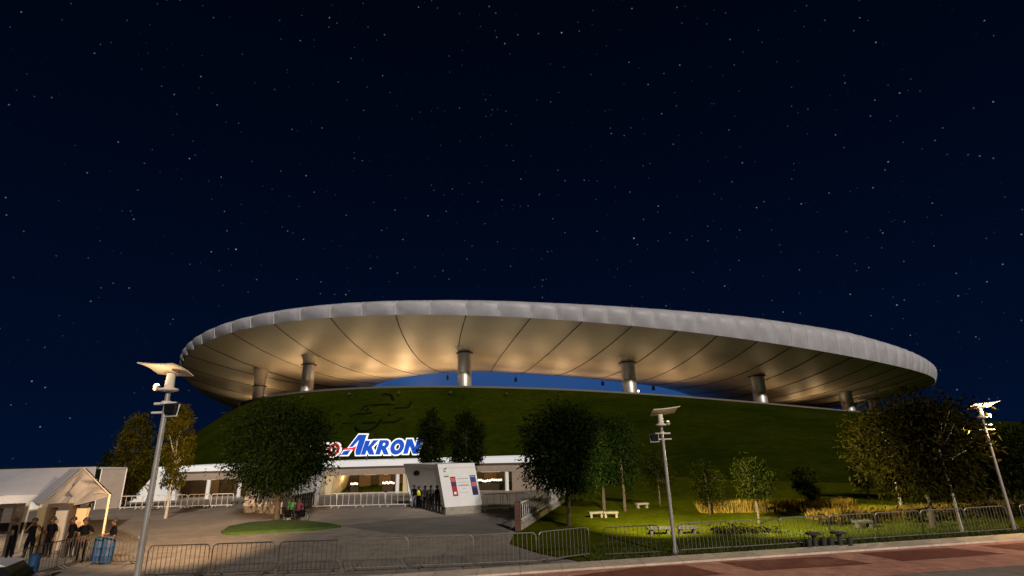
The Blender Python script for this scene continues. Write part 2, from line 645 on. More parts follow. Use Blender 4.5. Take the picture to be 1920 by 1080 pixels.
# inflated edge cushions, two per bay, one continuous band
eb = MB()
PROF = [(3.4, .10), (2.0, 0), (1.1, -.35), (.35, -.95), (.1, -1.4), (.2, -2.2), (.45, -3.0), (.75, -3.75), (1.0, -4.23)]   # (offset from the plan curve, drop)
NV = len(PROF) - 1
for (deg, b, q) in sub:
    pil = abs(math.sin(PI * (q % 8) / 8.0)) ** .5
    for j, (o_, z_) in enumerate(PROF):
        mid = math.sin(PI * j / NV)
        eb.v.append(P3(math.radians(deg), o_ + mid * (.48 - .92 * pil), HR, z_ + rim_extra(deg) * (1 + z_ / 4.23) + (.10 - .10 * pil) * (1 if j < 3 else -1 if j > 6 else 0) * mid))
for i in range(n):
    i2 = (i + 1) % n
    for j in range(NV):
        eb.f.append((i * (NV + 1) + j, i * (NV + 1) + j + 1, i2 * (NV + 1) + j + 1, i2 * (NV + 1) + j))
band = eb.build('edge_cushion_band', M['cushion'], stadium, smooth=True, world=True)
for b in range(NB):
    a0, a1 = RIBS[b], (RIBS[b + 1] if b + 1 < NB else RIBS[0] + 360)
    for dg_ in (a0, (a0 + a1) / 2):
        if plan(math.radians(dg_), 0)[1] > CY - 20:
            continue
        sm_ = MB()
        sm_.tube([P3(math.radians(dg_), o_ + math.sin(PI * j / NV) * .46 - .1, HR, z_ + rim_extra(dg_) * (1 + z_ / 4.23)) for j, (o_, z_) in enumerate(PROF)], .09, 5)
        sm_.build('cushion_seam', M['seam'], stadium, world=True)
# joints: a dark gap down the soffit under each rib, a thin seam over the cushions
for b in range(NB):
    deg = RIBS[b]
    y = plan(math.radians(deg), 0)[1]
    if y > CY + 60:
        continue
    rb = MB()
    pts = [soffit_pt(deg, s, -.03) for s in [.0, .03, .06, .1, .15, .2, .27, .34, .42, .5, .58, .66, .74, .82, .9, .985]]
    rb.tube(pts, [.15] * 8 + [.13] * 8, 6)
    rb.build('soffit_joint', M['rib'], stadium, world=True)
# added glowing ring standing for blue sky, closing the gap behind the rim
wb = MB()
for i in range(N_TH):
    th = 2 * PI * i / N_TH
    p = P3(th, OFF_I + 1.2, HI, .3)
    wb.v += [Vector((p.x, p.y, P3(th, OFF_M, HM).z - 4)), p]
for i in range(N_TH):
    i2 = (i + 1) % N_TH
    wb.f.append((i * 2, i2 * 2, i2 * 2 + 1, i * 2 + 1))
wb.build('sky_gap_ring', M['skygap'], stadium, world=True)
# columns with a collar and the flare into the soffit
COLS = [(171.15, 30.69), (184.4, 34.37), (206.25, 32.77), (223.55, 28.16), (239.0, 24.48), (255.85, 21.91), (273, 21.0)]
for deg, ztop in COLS:
    th = math.radians(deg)
    b = P3(th, OFF_M + 2.4, HM, -.1)
    cb = MB()
    r = 2.05
    cb.lathe(b, [(r * 1.08, 0), (r * 1.08, .35), (r, .36), (r, (ztop - b.z) * .45), (r * .985, (ztop - b.z) * .455), (r, (ztop - b.z) * .46), (r, ztop - b.z)], 28)
    c = cb.build('column', M['steel'], stadium, smooth=True, world=True)
    kb = MB()
    kb.lathe((b.x, b.y, ztop), [(r + .05, 0), (r + .55, .02), (r + .55, .26), (r + .1, .28)], 28)
    kb.build('column_collar', M['rib'], c, smooth=True, world=True)
    # height of the soffit above this column
    best = None
    for sdeg in np.arange(deg - 16, deg + 16, 1.0):
        for s in (.2, .25, .3, .35, .4, .45):
            p = soffit_pt(float(sdeg), s)
            d = math.hypot(p.x - b.x, p.y - b.y)
            if best is None or d < best[0]:
                best = (d, p.z)
    hz = max(.6, best[1] - ztop - .25)
    kf = MB()
    kf.lathe((b.x, b.y, ztop + .30), [(r * .98, 0), (r * 1.02, hz * .35), (r * 1.12, hz * .7), (r * 1.45, hz + .55)], 28)
    kf.build('column_flare', M['soffit'], c, smooth=True, world=True)
# hanging loudspeakers along the inner lip
for px, py in ((839, 708), (967, 712), (1130, 719), (1225, 728)):
    p = atd(px, py, 200)
    hb = MB()
    hb.box((p.x, p.y, p.z), (.9, .9, 1.5), .3, .8)
    hb.tube([(p.x, p.y, p.z + .7), (p.x + .2, p.y, p.z + 3.2)], .07, 6)
    hb.build('hanging_speaker', M['rib'], stadium, world=True)
# flood lamps on the rim, washing the soffit
FL = [(128, .5, 8), (142, .7, 8), (152, .8, 8), (162, .9, 8), (176, 1.0, 8), (180.6, 1.3, 5), (189, 1.1, 9), (192.5, 1.6, 26), (187, 1.5, 42), (183, 1.3, 32), (178, .9, 26), (196.5, .8, 9), (200, 1.0, 28), (201, .55, 14), (209, .55, 14), (210, 1.1, 34), (214, .55, 14), (217.5, 1.1, 34), (219, .55, 14), (225, .9, 32), (227, .5, 12), (232, .7, 22), (233, .4, 10), (243.5, .45, 8), (251.5, .7, 6), (253, .5, 16), (262, .4, 8), (274, .3, 8)]
for deg, g, dof in FL:
    p = P3(math.radians(deg), OFF_M + dof, HM, .25)
    bx = MB()
    bx.box((p.x, p.y, p.z - .1), (1.0, .6, .5), math.radians(deg))
    fl = bx.build('flood_lamp', M['rib'], stadium, world=True)
    lamp('flood_light', 'SPOT', (p.x - CX, p.y - CY, p.z + .35), 4300 * g * (.5 if deg > 235 else 1.15 if 180 < deg < 202 and dof > 12 else .75), (1, .64, .32), stadium, spot_size=math.radians(176), spot_blend=.6, shadow_soft_size=2.2, aim=Vector((0, -.12, 1)))
# added fill floods below the parapet, brightening the outer part of the soffit
for deg in (150, 163, 172, 180, 187, 194, 200, 205.5, 211, 216, 221, 226.5, 232, 237.5, 244, 251, 259, 268):
    p = P3(math.radians(deg), OFF_M - 4.5, HM, -1.6)
    bx = MB()
    bx.box((p.x, p.y, p.z - .3), (.7, .5, .4), math.radians(deg))
    bx.build('added_fill_box', M['rib'], stadium, world=True)
    lamp('soffit_fill_light', 'SPOT', (p.x - CX, p.y - CY, p.z + .3), 1150 * (.45 if deg > 240 else .6 if deg < 170 else 1), (1, .76, .46), stadium, spot_size=math.radians(150), spot_blend=.7, shadow_soft_size=1.0, aim=Vector((0, -.25, 1)))
# two bright lamps seen on the parapet
for px, py in ((1197, 735), (878, 718)):
    p = atd(px, py, 158)
    gb = MB()
    gb.lathe(p, [(.12, 0), (.28, .15), (.28, .4), (.1, .55)], 8)
    gb.build('rim_lamp', M['bulb'], stadium, world=True)
# crest cut into the turf as low ridges
STROKES = [[(676, 771), (683, 763), (694, 761)], [(694, 760), (740, 759)], [(738, 766), (765, 765), (771, 752)], [(656, 782), (668, 777), (682, 776), (699, 774)],
           [(640, 794), (668, 793)], [(678, 794), (708, 793)], [(715, 793), (742, 792), (757, 783)], [(666, 800), (671, 809), (690, 809), (706, 800), (716, 786)],
           [(716, 742), (723, 739), (734, 742), (738, 752)], [(686, 772), (692, 766)], [(729, 776), (732, 781)], [(630, 776), (641, 779)]]
rb = MB()
for st in STROKES:
    pts = []
    for a, b in zip(st[:-1], st[1:]):
        for q in range(5):
            px, py = a[0] + (b[0] - a[0]) * q / 5, a[1] + (b[1] - a[1]) * q / 5
            hit = mound_bvh.ray_cast(Vector((0, 0, CAM_H)), Vector(ray(px, py)))[0]
            if hit:
                pts.append(hit)
    hit = mound_bvh.ray_cast(Vector((0, 0, CAM_H)), Vector(ray(*st[-1])))[0]
    if hit:
        pts.append(hit)
    if len(pts) > 2:
        rb.tube(pts, [.12] + [.42] * (len(pts) - 2) + [.12], 6)
rb.build('turf_crest', leaf_mat('crest_hedge', (.006, .009, .002), (.010, .013, .003)), stadium, smooth=True, world=True)

# ------------------------------------------------------------------ ground
def sheet(name, xs, ys, m, dz=0.0, zf=ground_z):
    s = MB()
    for y in ys:
        for x in xs:
            s.v.append((x, y, zf(x, y) + dz))
    nx = len(xs)
    for j in range(len(ys) - 1):
        for i in range(nx - 1):
            s.f.append((j * nx + i, j * nx + i + 1, (j + 1) * nx + i + 1, (j + 1) * nx + i))
    o = s.build(name, m, smooth='all', recalc=False)
    o['kind'] = 'structure'
    return o


xs = [-3000, -1500, -700, -400] + list(np.arange(-260, 261, 6.0)) + [400, 700, 1500, 3000]
ys = [-60, -20, 0, 8] + list(np.arange(14, 160, 3.0)) + [180, 220, 300, 420, 600, 900, 1500, 3000]
sheet('terrain', [float(x) for x in xs], [float(y) for y in ys], mat('dark_land', (.02, .02, .012), .95, var=.4, vscale=.05, spec=0), dz=-.06)
sheet('plaza_ground', [float(x) for x in np.arange(-120, 121, 6.0)], [float(y) for y in [-60, -20, 0, 8] + list(np.arange(14, 134, 3.0))], M['plaza'])


def poly_sheet(name, pts, m, dz, grid=0):
    s = MB()
    s.v = [(p.x, p.y, ground_z(p.x, p.y) + dz) for p in pts]
    s.f = [tuple(range(len(pts)))]
    o = s.build(name, m, recalc=False)
    if o.data.polygons[0].normal.z < 0:
        o.data.flip_normals()
    o['kind'] = 'structure'
    return o


# kerb line of the street in front (ground points along the photograph's kerb)
def lineq(a, b, t):
    return a + (b - a) * t


K0, K1 = G(930, 1068), G(1920, 1003)           # inner edge of the pale strip
kd = (K1 - K0).normalized()
kn = Vector((kd.y, -kd.x, 0))                   # towards the viewer


def kpt(s, off):
    return K0 + kd * s + kn * off


sw = (G(1500, 1048) - K0).dot(kn) - (G(1500, 1033) - K0).dot(kn)
STRIP_W = 1.05
# lawn: rows from the kerb line to the mound
LB = [(1, kpt(3.4, -.02)), (0, G(1010, 1038)), (0, G(957, 1021)), (0, G(964, 1002)), (0, G(990, 978)), (0, G(1040, 946))]
left = [p for _, p in LB]
yl = [p.y for p in left]
far = [(left[-1].x + 2.0, 60), (10.0, 72), (14.0, 90), (16, 115), (16, 160)]
rows = []
for p in left:
    rows.append((p, None))
lawn = MB()
NXL = 70
pts_left = [Vector((p.x, p.y, 0)) for p in left] + [Vector((x, y, 0)) for x, y in far]
# densify rows
dl = []
for a, b in zip(pts_left[:-1], pts_left[1:]):
    m_ = max(2, int((b - a).length / 1.6))
    for q in range(m_):
        dl.append(lineq(a, b, q / m_))
dl.append(pts_left[-1])
kr = kpt(400, -.02)
for r_i, p in enumerate(dl):
    tt = r_i / (len(dl) - 1)
    endp = lineq(kr, Vector((330, 240, 0)), tt)
    for i in range(NXL + 1):
        u = (i / NXL) ** 2.2
        v = lineq(p, endp, u)
        if r_i == 0:
            v = kpt((p - K0).dot(kd) + 395 * u, -.02)
        lawn.v.append((v.x, v.y, ground_z(v.x, v.y) + .05))
for j in range(len(dl) - 1):
    for i in range(NXL):
        lawn.f.append((j * (NXL + 1) + i, j * (NXL + 1) + i + 1, (j + 1) * (NXL + 1) + i + 1, (j + 1) * (NXL + 1) + i))
lo = lawn.build('lawn', M['grass'], smooth='all')
lo['kind'] = 'structure'
# pavement: pale strip, pink ground, red panels, grey road
def kquad(name, s0, s1, o0, o1, m, dz):
    return poly_sheet(name, [kpt(s0, o0), kpt(s1, o0), kpt(s1, o1), kpt(s0, o1)], m, dz)


st = MB()
st.hexa([kpt(-20, 0) + Vector((0, 0, -.3)), kpt(70, 0) + Vector((0, 0, -.3)), kpt(70, STRIP_W) + Vector((0, 0, -.3)), kpt(-20, STRIP_W) + Vector((0, 0, -.3))],
        [kpt(-20, 0) + Vector((0, 0, .075)), kpt(70, 0) + Vector((0, 0, .075)), kpt(70, STRIP_W) + Vector((0, 0, .075)), kpt(-20, STRIP_W) + Vector((0, 0, .075))])
tag(st.build('kerb_strip', M['strip']), kind='structure')
kquad('pink_pavement', -20, 46, STRIP_W, 4.6, M['pink'], .008)
kquad('road', -20, 60, 4.6, 30, M['road'], .006)
# red panels are parallelograms between the strip and the pink border
PAN = [[(1349, 1055), (1549, 1044), (1640, 1058), (1420, 1071)], [(1608, 1038), (1778, 1028), (1888, 1039), (1693, 1053)], [(1060, 1082), (1200, 1064), (1284, 1060), (1357, 1077), (1200, 1092)],
       [(1837, 1024), (1990, 1014), (2090, 1023), (1925, 1034)]]
for q in PAN:
    poly_sheet('red_paving_panel', [G(*p) for p in q], M['red'], .014)
# darker flat sheets on the plaza
poly_sheet('plaza_patch', [G(635, 986), G(765, 972), G(905, 966), G(962, 966), G(960, 985), G(952, 1003), G(905, 1001), G(740, 1001)], M['darkplaza'], .012)
poly_sheet('plaza_patch', [G(180, 1013), G(405, 1000), G(640, 1000), G(745, 1003), G(905, 1004), G(952, 1006), G(958, 1024), G(1010, 1041), G(1095, 1053), G(925, 1066), G(500, 1084), G(60, 1100), G(60, 1030)], mat('plaza_apron', (.215, .186, .155), .85, var=.16, vscale=.4, bump=.3, bscale=20, var2=.2, v2scale=(1.6, 1.6, 1), joint=(3.2, 3.2, .03, 0)), .008)
# grass island under the big tree
ISL = [(414, 1000), (430, 990), (465, 983), (520, 979), (575, 980), (615, 984), (640, 989), (590, 995), (520, 999), (460, 1003), (425, 1004)]
ib = MB()
ip = [G(*p) for p in ISL]
ic = sum(ip, Vector()) / len(ip)
for k_, (f_, z_) in enumerate(((1, .0), (1, .12), (.93, .16), (.5, .28), (.01, .33))):
    for p in ip:
        q = ic + (p - ic) * f_
        ib.v.append((q.x, q.y, z_))
m_ = len(ip)
for k_ in range(4):
    for i in range(m_):
        i2 = (i + 1) % m_
        ib.f.append((k_ * m_ + i, k_ * m_ + i2, (k_ + 1) * m_ + i2, (k_ + 1) * m_ + i))
tag(ib.build('grass_island', mat('island_grass', (.022, .050, .004), .9, col2=(.04, .075, .008), vscale=2, bump=.8, bscale=12), smooth='all'), kind='structure')
# far dark hills
hb = MB()
hp = [(-900, -4), (-600, -4), (-300, -4), (0, -4), (300, 5), (560, 10), (800, 18), (1100, 34), (1500, 44), (2000, 36)]
for x, z in hp:
    hb.v += [(x, 900 + abs(x) * .1, -2), (x, 1000 + abs(x) * .1, z * .8), (x, 1120, z), (x, 1500, -2)]
for i in range(len(hp) - 1):
    for j in range(3):
        hb.f.append((i * 4 + j, i * 4 + j + 4, i * 4 + j + 5, i * 4 + j + 1))
tag(hb.build('hills', M['hill'], smooth='all'), kind='structure')

# ------------------------------------------------------------------ entrance hall
ent = thing('entrance_hall', 'long low entrance hall with white roof edge and warm lit openings under the mound', 'entrance building', (-20, 105, -2.7))
fl = [atd(300, 900, 121), atd(640, 900, 110), atd(880, 900, 103), atd(1030, 900, 98)]
fl = [Vector((p.x, p.y, 0)) for p in fl]
ZB, ZT = -2.75, 3.25
back = Vector((-.12, 1, 0)).normalized()


def fp(px):
    """point on the facade line seen at photo column px"""
    d = ray(px, 890)
    for a, b in zip(fl[:-1], fl[1:]):
        e = b - a
        den = d[0] * e.y - d[1] * e.x
        t_ = (a.x * e.y - a.y * e.x) / den
        p = Vector((d[0] * t_, d[1] * t_, 0))
        s_ = (p - a).dot(e) / e.dot(e)
        if -.001 <= s_ <= 1.001:
            return p
    return None


def zv(p, z):
    return Vector((p.x, p.y, z))


def wallseg(s, a, b, z0, z1, th=.35):
    n_ = back * th
    s.hexa([zv(a, z0), zv(b, z0), zv(b + n_, z0), zv(a + n_, z0)], [zv(a, z1), zv(b, z1), zv(b + n_, z1), zv(a + n_, z1)])


# roof slab with tapered front edge
rs = MB()
fr = back * -1.6
bk = back * 22
NP = len(fl)
a_pts = [fl[0], fl[1], fl[2], fl[3]]
for p in a_pts:
    rs.v += [zv(p + fr * .55, ZT - 1.05), zv(p + fr, ZT - .05), zv(p + bk, ZT + .05), zv(p + bk, ZT - 1.0)]
for i in range(NP - 1):
    for j in range(4):
        j2 = (j + 1) % 4
        rs.f.append((i * 4 + j, i * 4 + j2, (i + 1) * 4 + j2, (i + 1) * 4 + j))
rs.f += [(0, 1, 2, 3), tuple((NP - 1) * 4 + j for j in (3, 2, 1, 0))]
rs.build('roof_slab', M['edgeglow'], ent, world=True)
# lintel wall under the slab
lw = MB()
for a, b in zip(fl[:-1], fl[1:]):
    wallseg(lw, a, b, ZT - 2.6, ZT - 1.06)
lw.build('lintel_wall', M['beige'], ent, world=True)
# solid wall pieces in the openings row (photo columns), openings between them
for x0, x1, mt in ((318, 341, 'beige'), (600, 612, 'warmwall'), (756, 775, 'warmwall'), (960, 1028, 'beige')):
    w_ = MB()
    a, b = fp(x0), fp(x1)
    wallseg(w_, a, b, ZB, ZT - 2.62, .3)
    w_.build('front_wall', M[mt], ent, world=True)
for x in (392, 450, 560, 745, 788, 950):
    p = fp(x)
    c = MB()
    c.lathe((p.x, p.y + .3, ZB), [(.42, 0), (.42, .2), (.36, .22), (.36, ZT - 2.62 - ZB)], 14)
    c.build('pillar', M['white'], ent, smooth=True, world=True)
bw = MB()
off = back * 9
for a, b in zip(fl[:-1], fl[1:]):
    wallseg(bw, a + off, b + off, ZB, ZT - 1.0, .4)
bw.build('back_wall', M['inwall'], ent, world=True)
for x in (365, 420, 500, 672, 712, 848, 925):
    p = fp(x) + back * 8.7
    c = MB()
    c.box((p.x, p.y, (ZB + ZT - 1.1) / 2), (2.4, .3, ZT - 1.1 - ZB))
    c.build('wall_panel', mat('hall_panel', (.16, .10, .04), .8), ent, world=True)
# lit left reveal beside the big tree
lr = MB()
a = fp(604)
lr.hexa([zv(a, ZB), zv(fp(622), ZB), zv(fp(632) + back * 8.5, ZB), zv(a + back * 8.5, ZB)], [zv(a, ZT - 2.65), zv(fp(626), ZT - 2.65), zv(fp(642) + back * 8.5, ZT - 2.65), zv(a + back * 8.5, ZT - 2.65)])
lr.build('lit_reveal', M['warmwall'], ent, world=True)
# ceiling strip lights and counters
for x0, x1 in ((366, 388), (678, 700), (716, 722), (752, 754), (905, 942)):
    p, q = fp(x0) + back * 4, fp(x1) + back * 4
    c = MB()
    c.hexa([zv(p, ZT - 2.75), zv(q, ZT - 2.75), zv(q + back * .6, ZT - 2.75), zv(p + back * .6, ZT - 2.75)], [zv(p, ZT - 2.55), zv(q, ZT - 2.55), zv(q + back * .6, ZT - 2.55), zv(p + back * .6, ZT - 2.55)])
    c.build('ceiling_light', M['softbulb'], ent, world=True)
for x0, x1, nb in ((653, 667, 4), (714, 737, 7), (893, 944, 12)):
    p, q = fp(x0) + back * 3, fp(x1) + back * 3
    c = MB()
    c.hexa([zv(p, ZB), zv(q, ZB), zv(q + back * .8, ZB), zv(p + back * .8, ZB)], [zv(p, ZB + 1.15), zv(q, ZB + 1.15), zv(q + back * .8, ZB + 1.15), zv(p + back * .8, ZB + 1.15)])
    ct = c.build('kiosk_counter', M['brown'], ent, world=True)
    r_ = random.Random(nb)
    for i in range(nb):
        w_ = lineq(p, q, (i + .5) / nb)
        g = MB()
        g.lathe((w_.x, w_.y, ZB + 1.55 + r_.uniform(-.12, .2)), [(.05, 0), (.2, .12), (.2, .3), (.06, .42)], 8)
        g.build('counter_lamp', M['softbulb'], ct, world=True)
for x in (372, 470, 640, 690, 735, 765, 870, 920):
    p = fp(x) + back * 4.5
    lamp('hall_light', 'POINT', (p.x + 20, p.y - 105, ZT - 3.2 + 2.7), 115 if x != 765 else 320, (1, .62, .28), ent, shadow_soft_size=.3)
# warm lamp set inside the left reveal
p = fp(616) + back * 3
lamp('hall_light', 'POINT', (p.x + 20, p.y - 105, -1.2 + 2.7), 420, (1, .7, .3), ent, shadow_soft_size=.2)
# sloping wing wall at the left end
ww = MB()
wa, wbp, wc = G(240, 927, ZB), G(300, 921, ZB), G(326, 921, ZB)
dw = 119.0
A0, A1, A2, A3 = atd(243, 925, dw), atd(296, 883, dw), atd(330, 879, dw), atd(330, 925, dw)
A0.z = A3.z = ZB
bk2 = back * .5
ww.add([A0, A3, A2, A1, A0 + bk2, A3 + bk2, A2 + bk2, A1 + bk2], [(0, 1, 2, 3), (7, 6, 5, 4), (0, 3, 7, 4), (3, 2, 6, 7), (2, 1, 5, 6), (1, 0, 4, 5)])
ww.build('wing_wall', M['white'], ent, world=True)

# ------------------------------------------------------------------ sign standing on the roof slab
def offset_poly(p, d):
    n_ = len(p)
    ar = sum(p[i][0] * p[(i + 1) % n_][1] - p[(i + 1) % n_][0] * p[i][1] for i in range(n_))
    sgn = 1 if ar > 0 else -1
    out = []
    for i in range(n_):
        a, b, c = Vector(p[i - 1]), Vector(p[i]), Vector(p[(i + 1) % n_])
        e1, e2 = (b - a).normalized(), (c - b).normalized()
        n1, n2 = Vector((e1.y, -e1.x)) * sgn, Vector((e2.y, -e2.x)) * sgn
        m2 = (n1 + n2)
        if m2.length < 1e-4:
            m2 = n1
        m2.normalize()
        k_ = d / max(.45, m2.dot(n1))
        out.append((b.x + m2.x * k_, b.y + m2.y * k_))
    return out


def oval(cx, cy, rx, ry, skew=.22, n_=24):
    return [(cx + rx * math.cos(2 * PI * i / n_) - skew * ry * math.sin(2 * PI * i / n_), cy + ry * math.sin(2 * PI * i / n_)) for i in range(n_)]


LET = [
    ('letter_a', 'signb', [[(780, 112), (905, 112), (822, 392), (752, 392), (746, 345), (764, 270), (792, 182), (702, 278), (640, 286)]], [[]]),
    ('letter_a_foot', 'signb', [[(565, 340), (672, 325), (622, 392), (530, 392)]], [[]]),
    ('letter_k', 'signb', [[(890, 195), (965, 195), (938, 280), (1010, 190), (1092, 188), (992, 285), (1042, 388), (957, 388), (918, 322), (900, 390), (830, 390)]], [[]]),
    ('letter_r', 'signb', [[(1112, 188), (1222, 188), (1252, 204), (1258, 240), (1244, 275), (1212, 298), (1262, 386), (1182, 386), (1146, 312), (1124, 386), (1050, 386)]], [[[(1168, 226), (1196, 226), (1200, 246), (1186, 264), (1156, 266)]]]),
    ('letter_o', 'signb', [oval(1385, 282, 104, 106)], [[oval(1385, 282, 40, 46)]]),
    ('letter_n', 'signb', [[(1528, 175), (1612, 173), (1658, 285), (1690, 175), (1762, 175), (1706, 378), (1628, 378), (1578, 268), (1548, 376), (1476, 376)]], [[]]),
    ('word_letter', 'signr2', [oval(410, 322, 92, 92)], [[oval(410, 322, 44, 48)]]),
    ('word_letter', 'signr2', [[(248, 236), (300, 236), (256, 408), (204, 408)]], [[]]),
    ('word_letter', 'signr2', [[(100, 236), (160, 236), (190, 262), (186, 330), (160, 388), (120, 408), (56, 408)]], [[[(124, 282), (146, 284), (148, 320), (128, 362), (104, 364)]]]),
    ('word_letter', 'signr2', [[(-40, 236), (20, 236), (30, 408), (-22, 408), (-24, 375), (-70, 375), (-90, 408), (-144, 408)]], [[]]),
    ('word_letter', 'signr2', [[(-190, 236), (-60, 236), (-72, 282), (-112, 282), (-144, 408), (-196, 408), (-164, 282), (-202, 282)]], [[]]),
    ('word_letter', 'signr2', [[(-300, 236), (-210, 236), (-222, 280), (-290, 280), (-294, 300), (-240, 304), (-232, 330), (-250, 388), (-280, 408), (-370, 408), (-358, 362), (-296, 362), (-290, 344), (-340, 340), (-346, 310), (-330, 256)]], [[]]),
    ('word_letter', 'signr2', [[(-440, 236), (-330, 236), (-342, 280), (-400, 280), (-408, 304), (-360, 304), (-372, 344), (-418, 344), (-424, 364), (-364, 364), (-376, 408), (-488, 408)]], [[]]),
]
SC = 1 / 8.31
sp0 = atd(580, 800, 114)
sp1 = atd(800, 800, 108)
SX = (sp1 - sp0)
zslope = 0
SX = Vector((SX.x, SX.y, 0)) / 220.0                 # metres per photo pixel along the sign
mpp = SX.length
# small rise of the sign line so letters follow the parapet
top0 = atd(580, 800, 114).z
SY = Vector((0, 0, -mpp * 1.07))
horizon_fix = Vector((0, 0, (sp1.z - sp0.z) / 220.0))
SXv = SX + horizon_fix
sdep = Vector((SX.y, -SX.x, 0)).normalized()       # towards the viewer
sign = thing('stadium_sign', 'big backlit white edged sign with red and blue letters on the entrance roof', 'sign', (sp0.x, sp0.y, ZT))
org = Vector((sp0.x, sp0.y, sp0.z))
for i, (nm, mt, outs, holes) in enumerate(LET):
    for o_, h_ in zip(outs, holes):
        o_ = [(x * SC, y * SC) for x, y in o_]
        h_ = [[(x * SC, y * SC) for x, y in hh] for hh in h_]
        bk_ = MB()
        lift = sdep * (.02 + .013 * (i % 5))
        bk_.prism(offset_poly(o_, 2.05), [offset_poly(hh, -1.6) for hh in h_], (org + lift, SXv, SY, sdep * -.5))
        base = bk_.build('letter_backing' if nm != 'word_letter' else 'word_letter_backing', M['signw'], sign, world=True)
        fb_ = MB()
        fb_.prism(o_, h_, (org + sdep * (.20 + .013 * (i % 5)), SXv, SY, sdep * -.1))
        fb_.build(nm, M[mt], base, world=True)
sw_ = MB()
sw_.prism([(x * SC, y * SC) for x, y in [(555, 304), (640, 298), (700, 292), (757, 270), (738, 340), (690, 316), (600, 320)]], [], (org + sdep * .33, SXv, SY, sdep * -.08))
sw_.build('red_swoosh', M['signr'], sign, world=True)
for x in (640, 690, 740, 785, 600, 560):
    q = org + SXv * (x - 580) + SY * 46
    pb = MB()
    pb.tube([q - sdep * .4, Vector((q.x, q.y, ZT - .02)) - sdep * .4], .09, 6)
    pb.build('sign_post', M['dsteel'], sign, world=True)

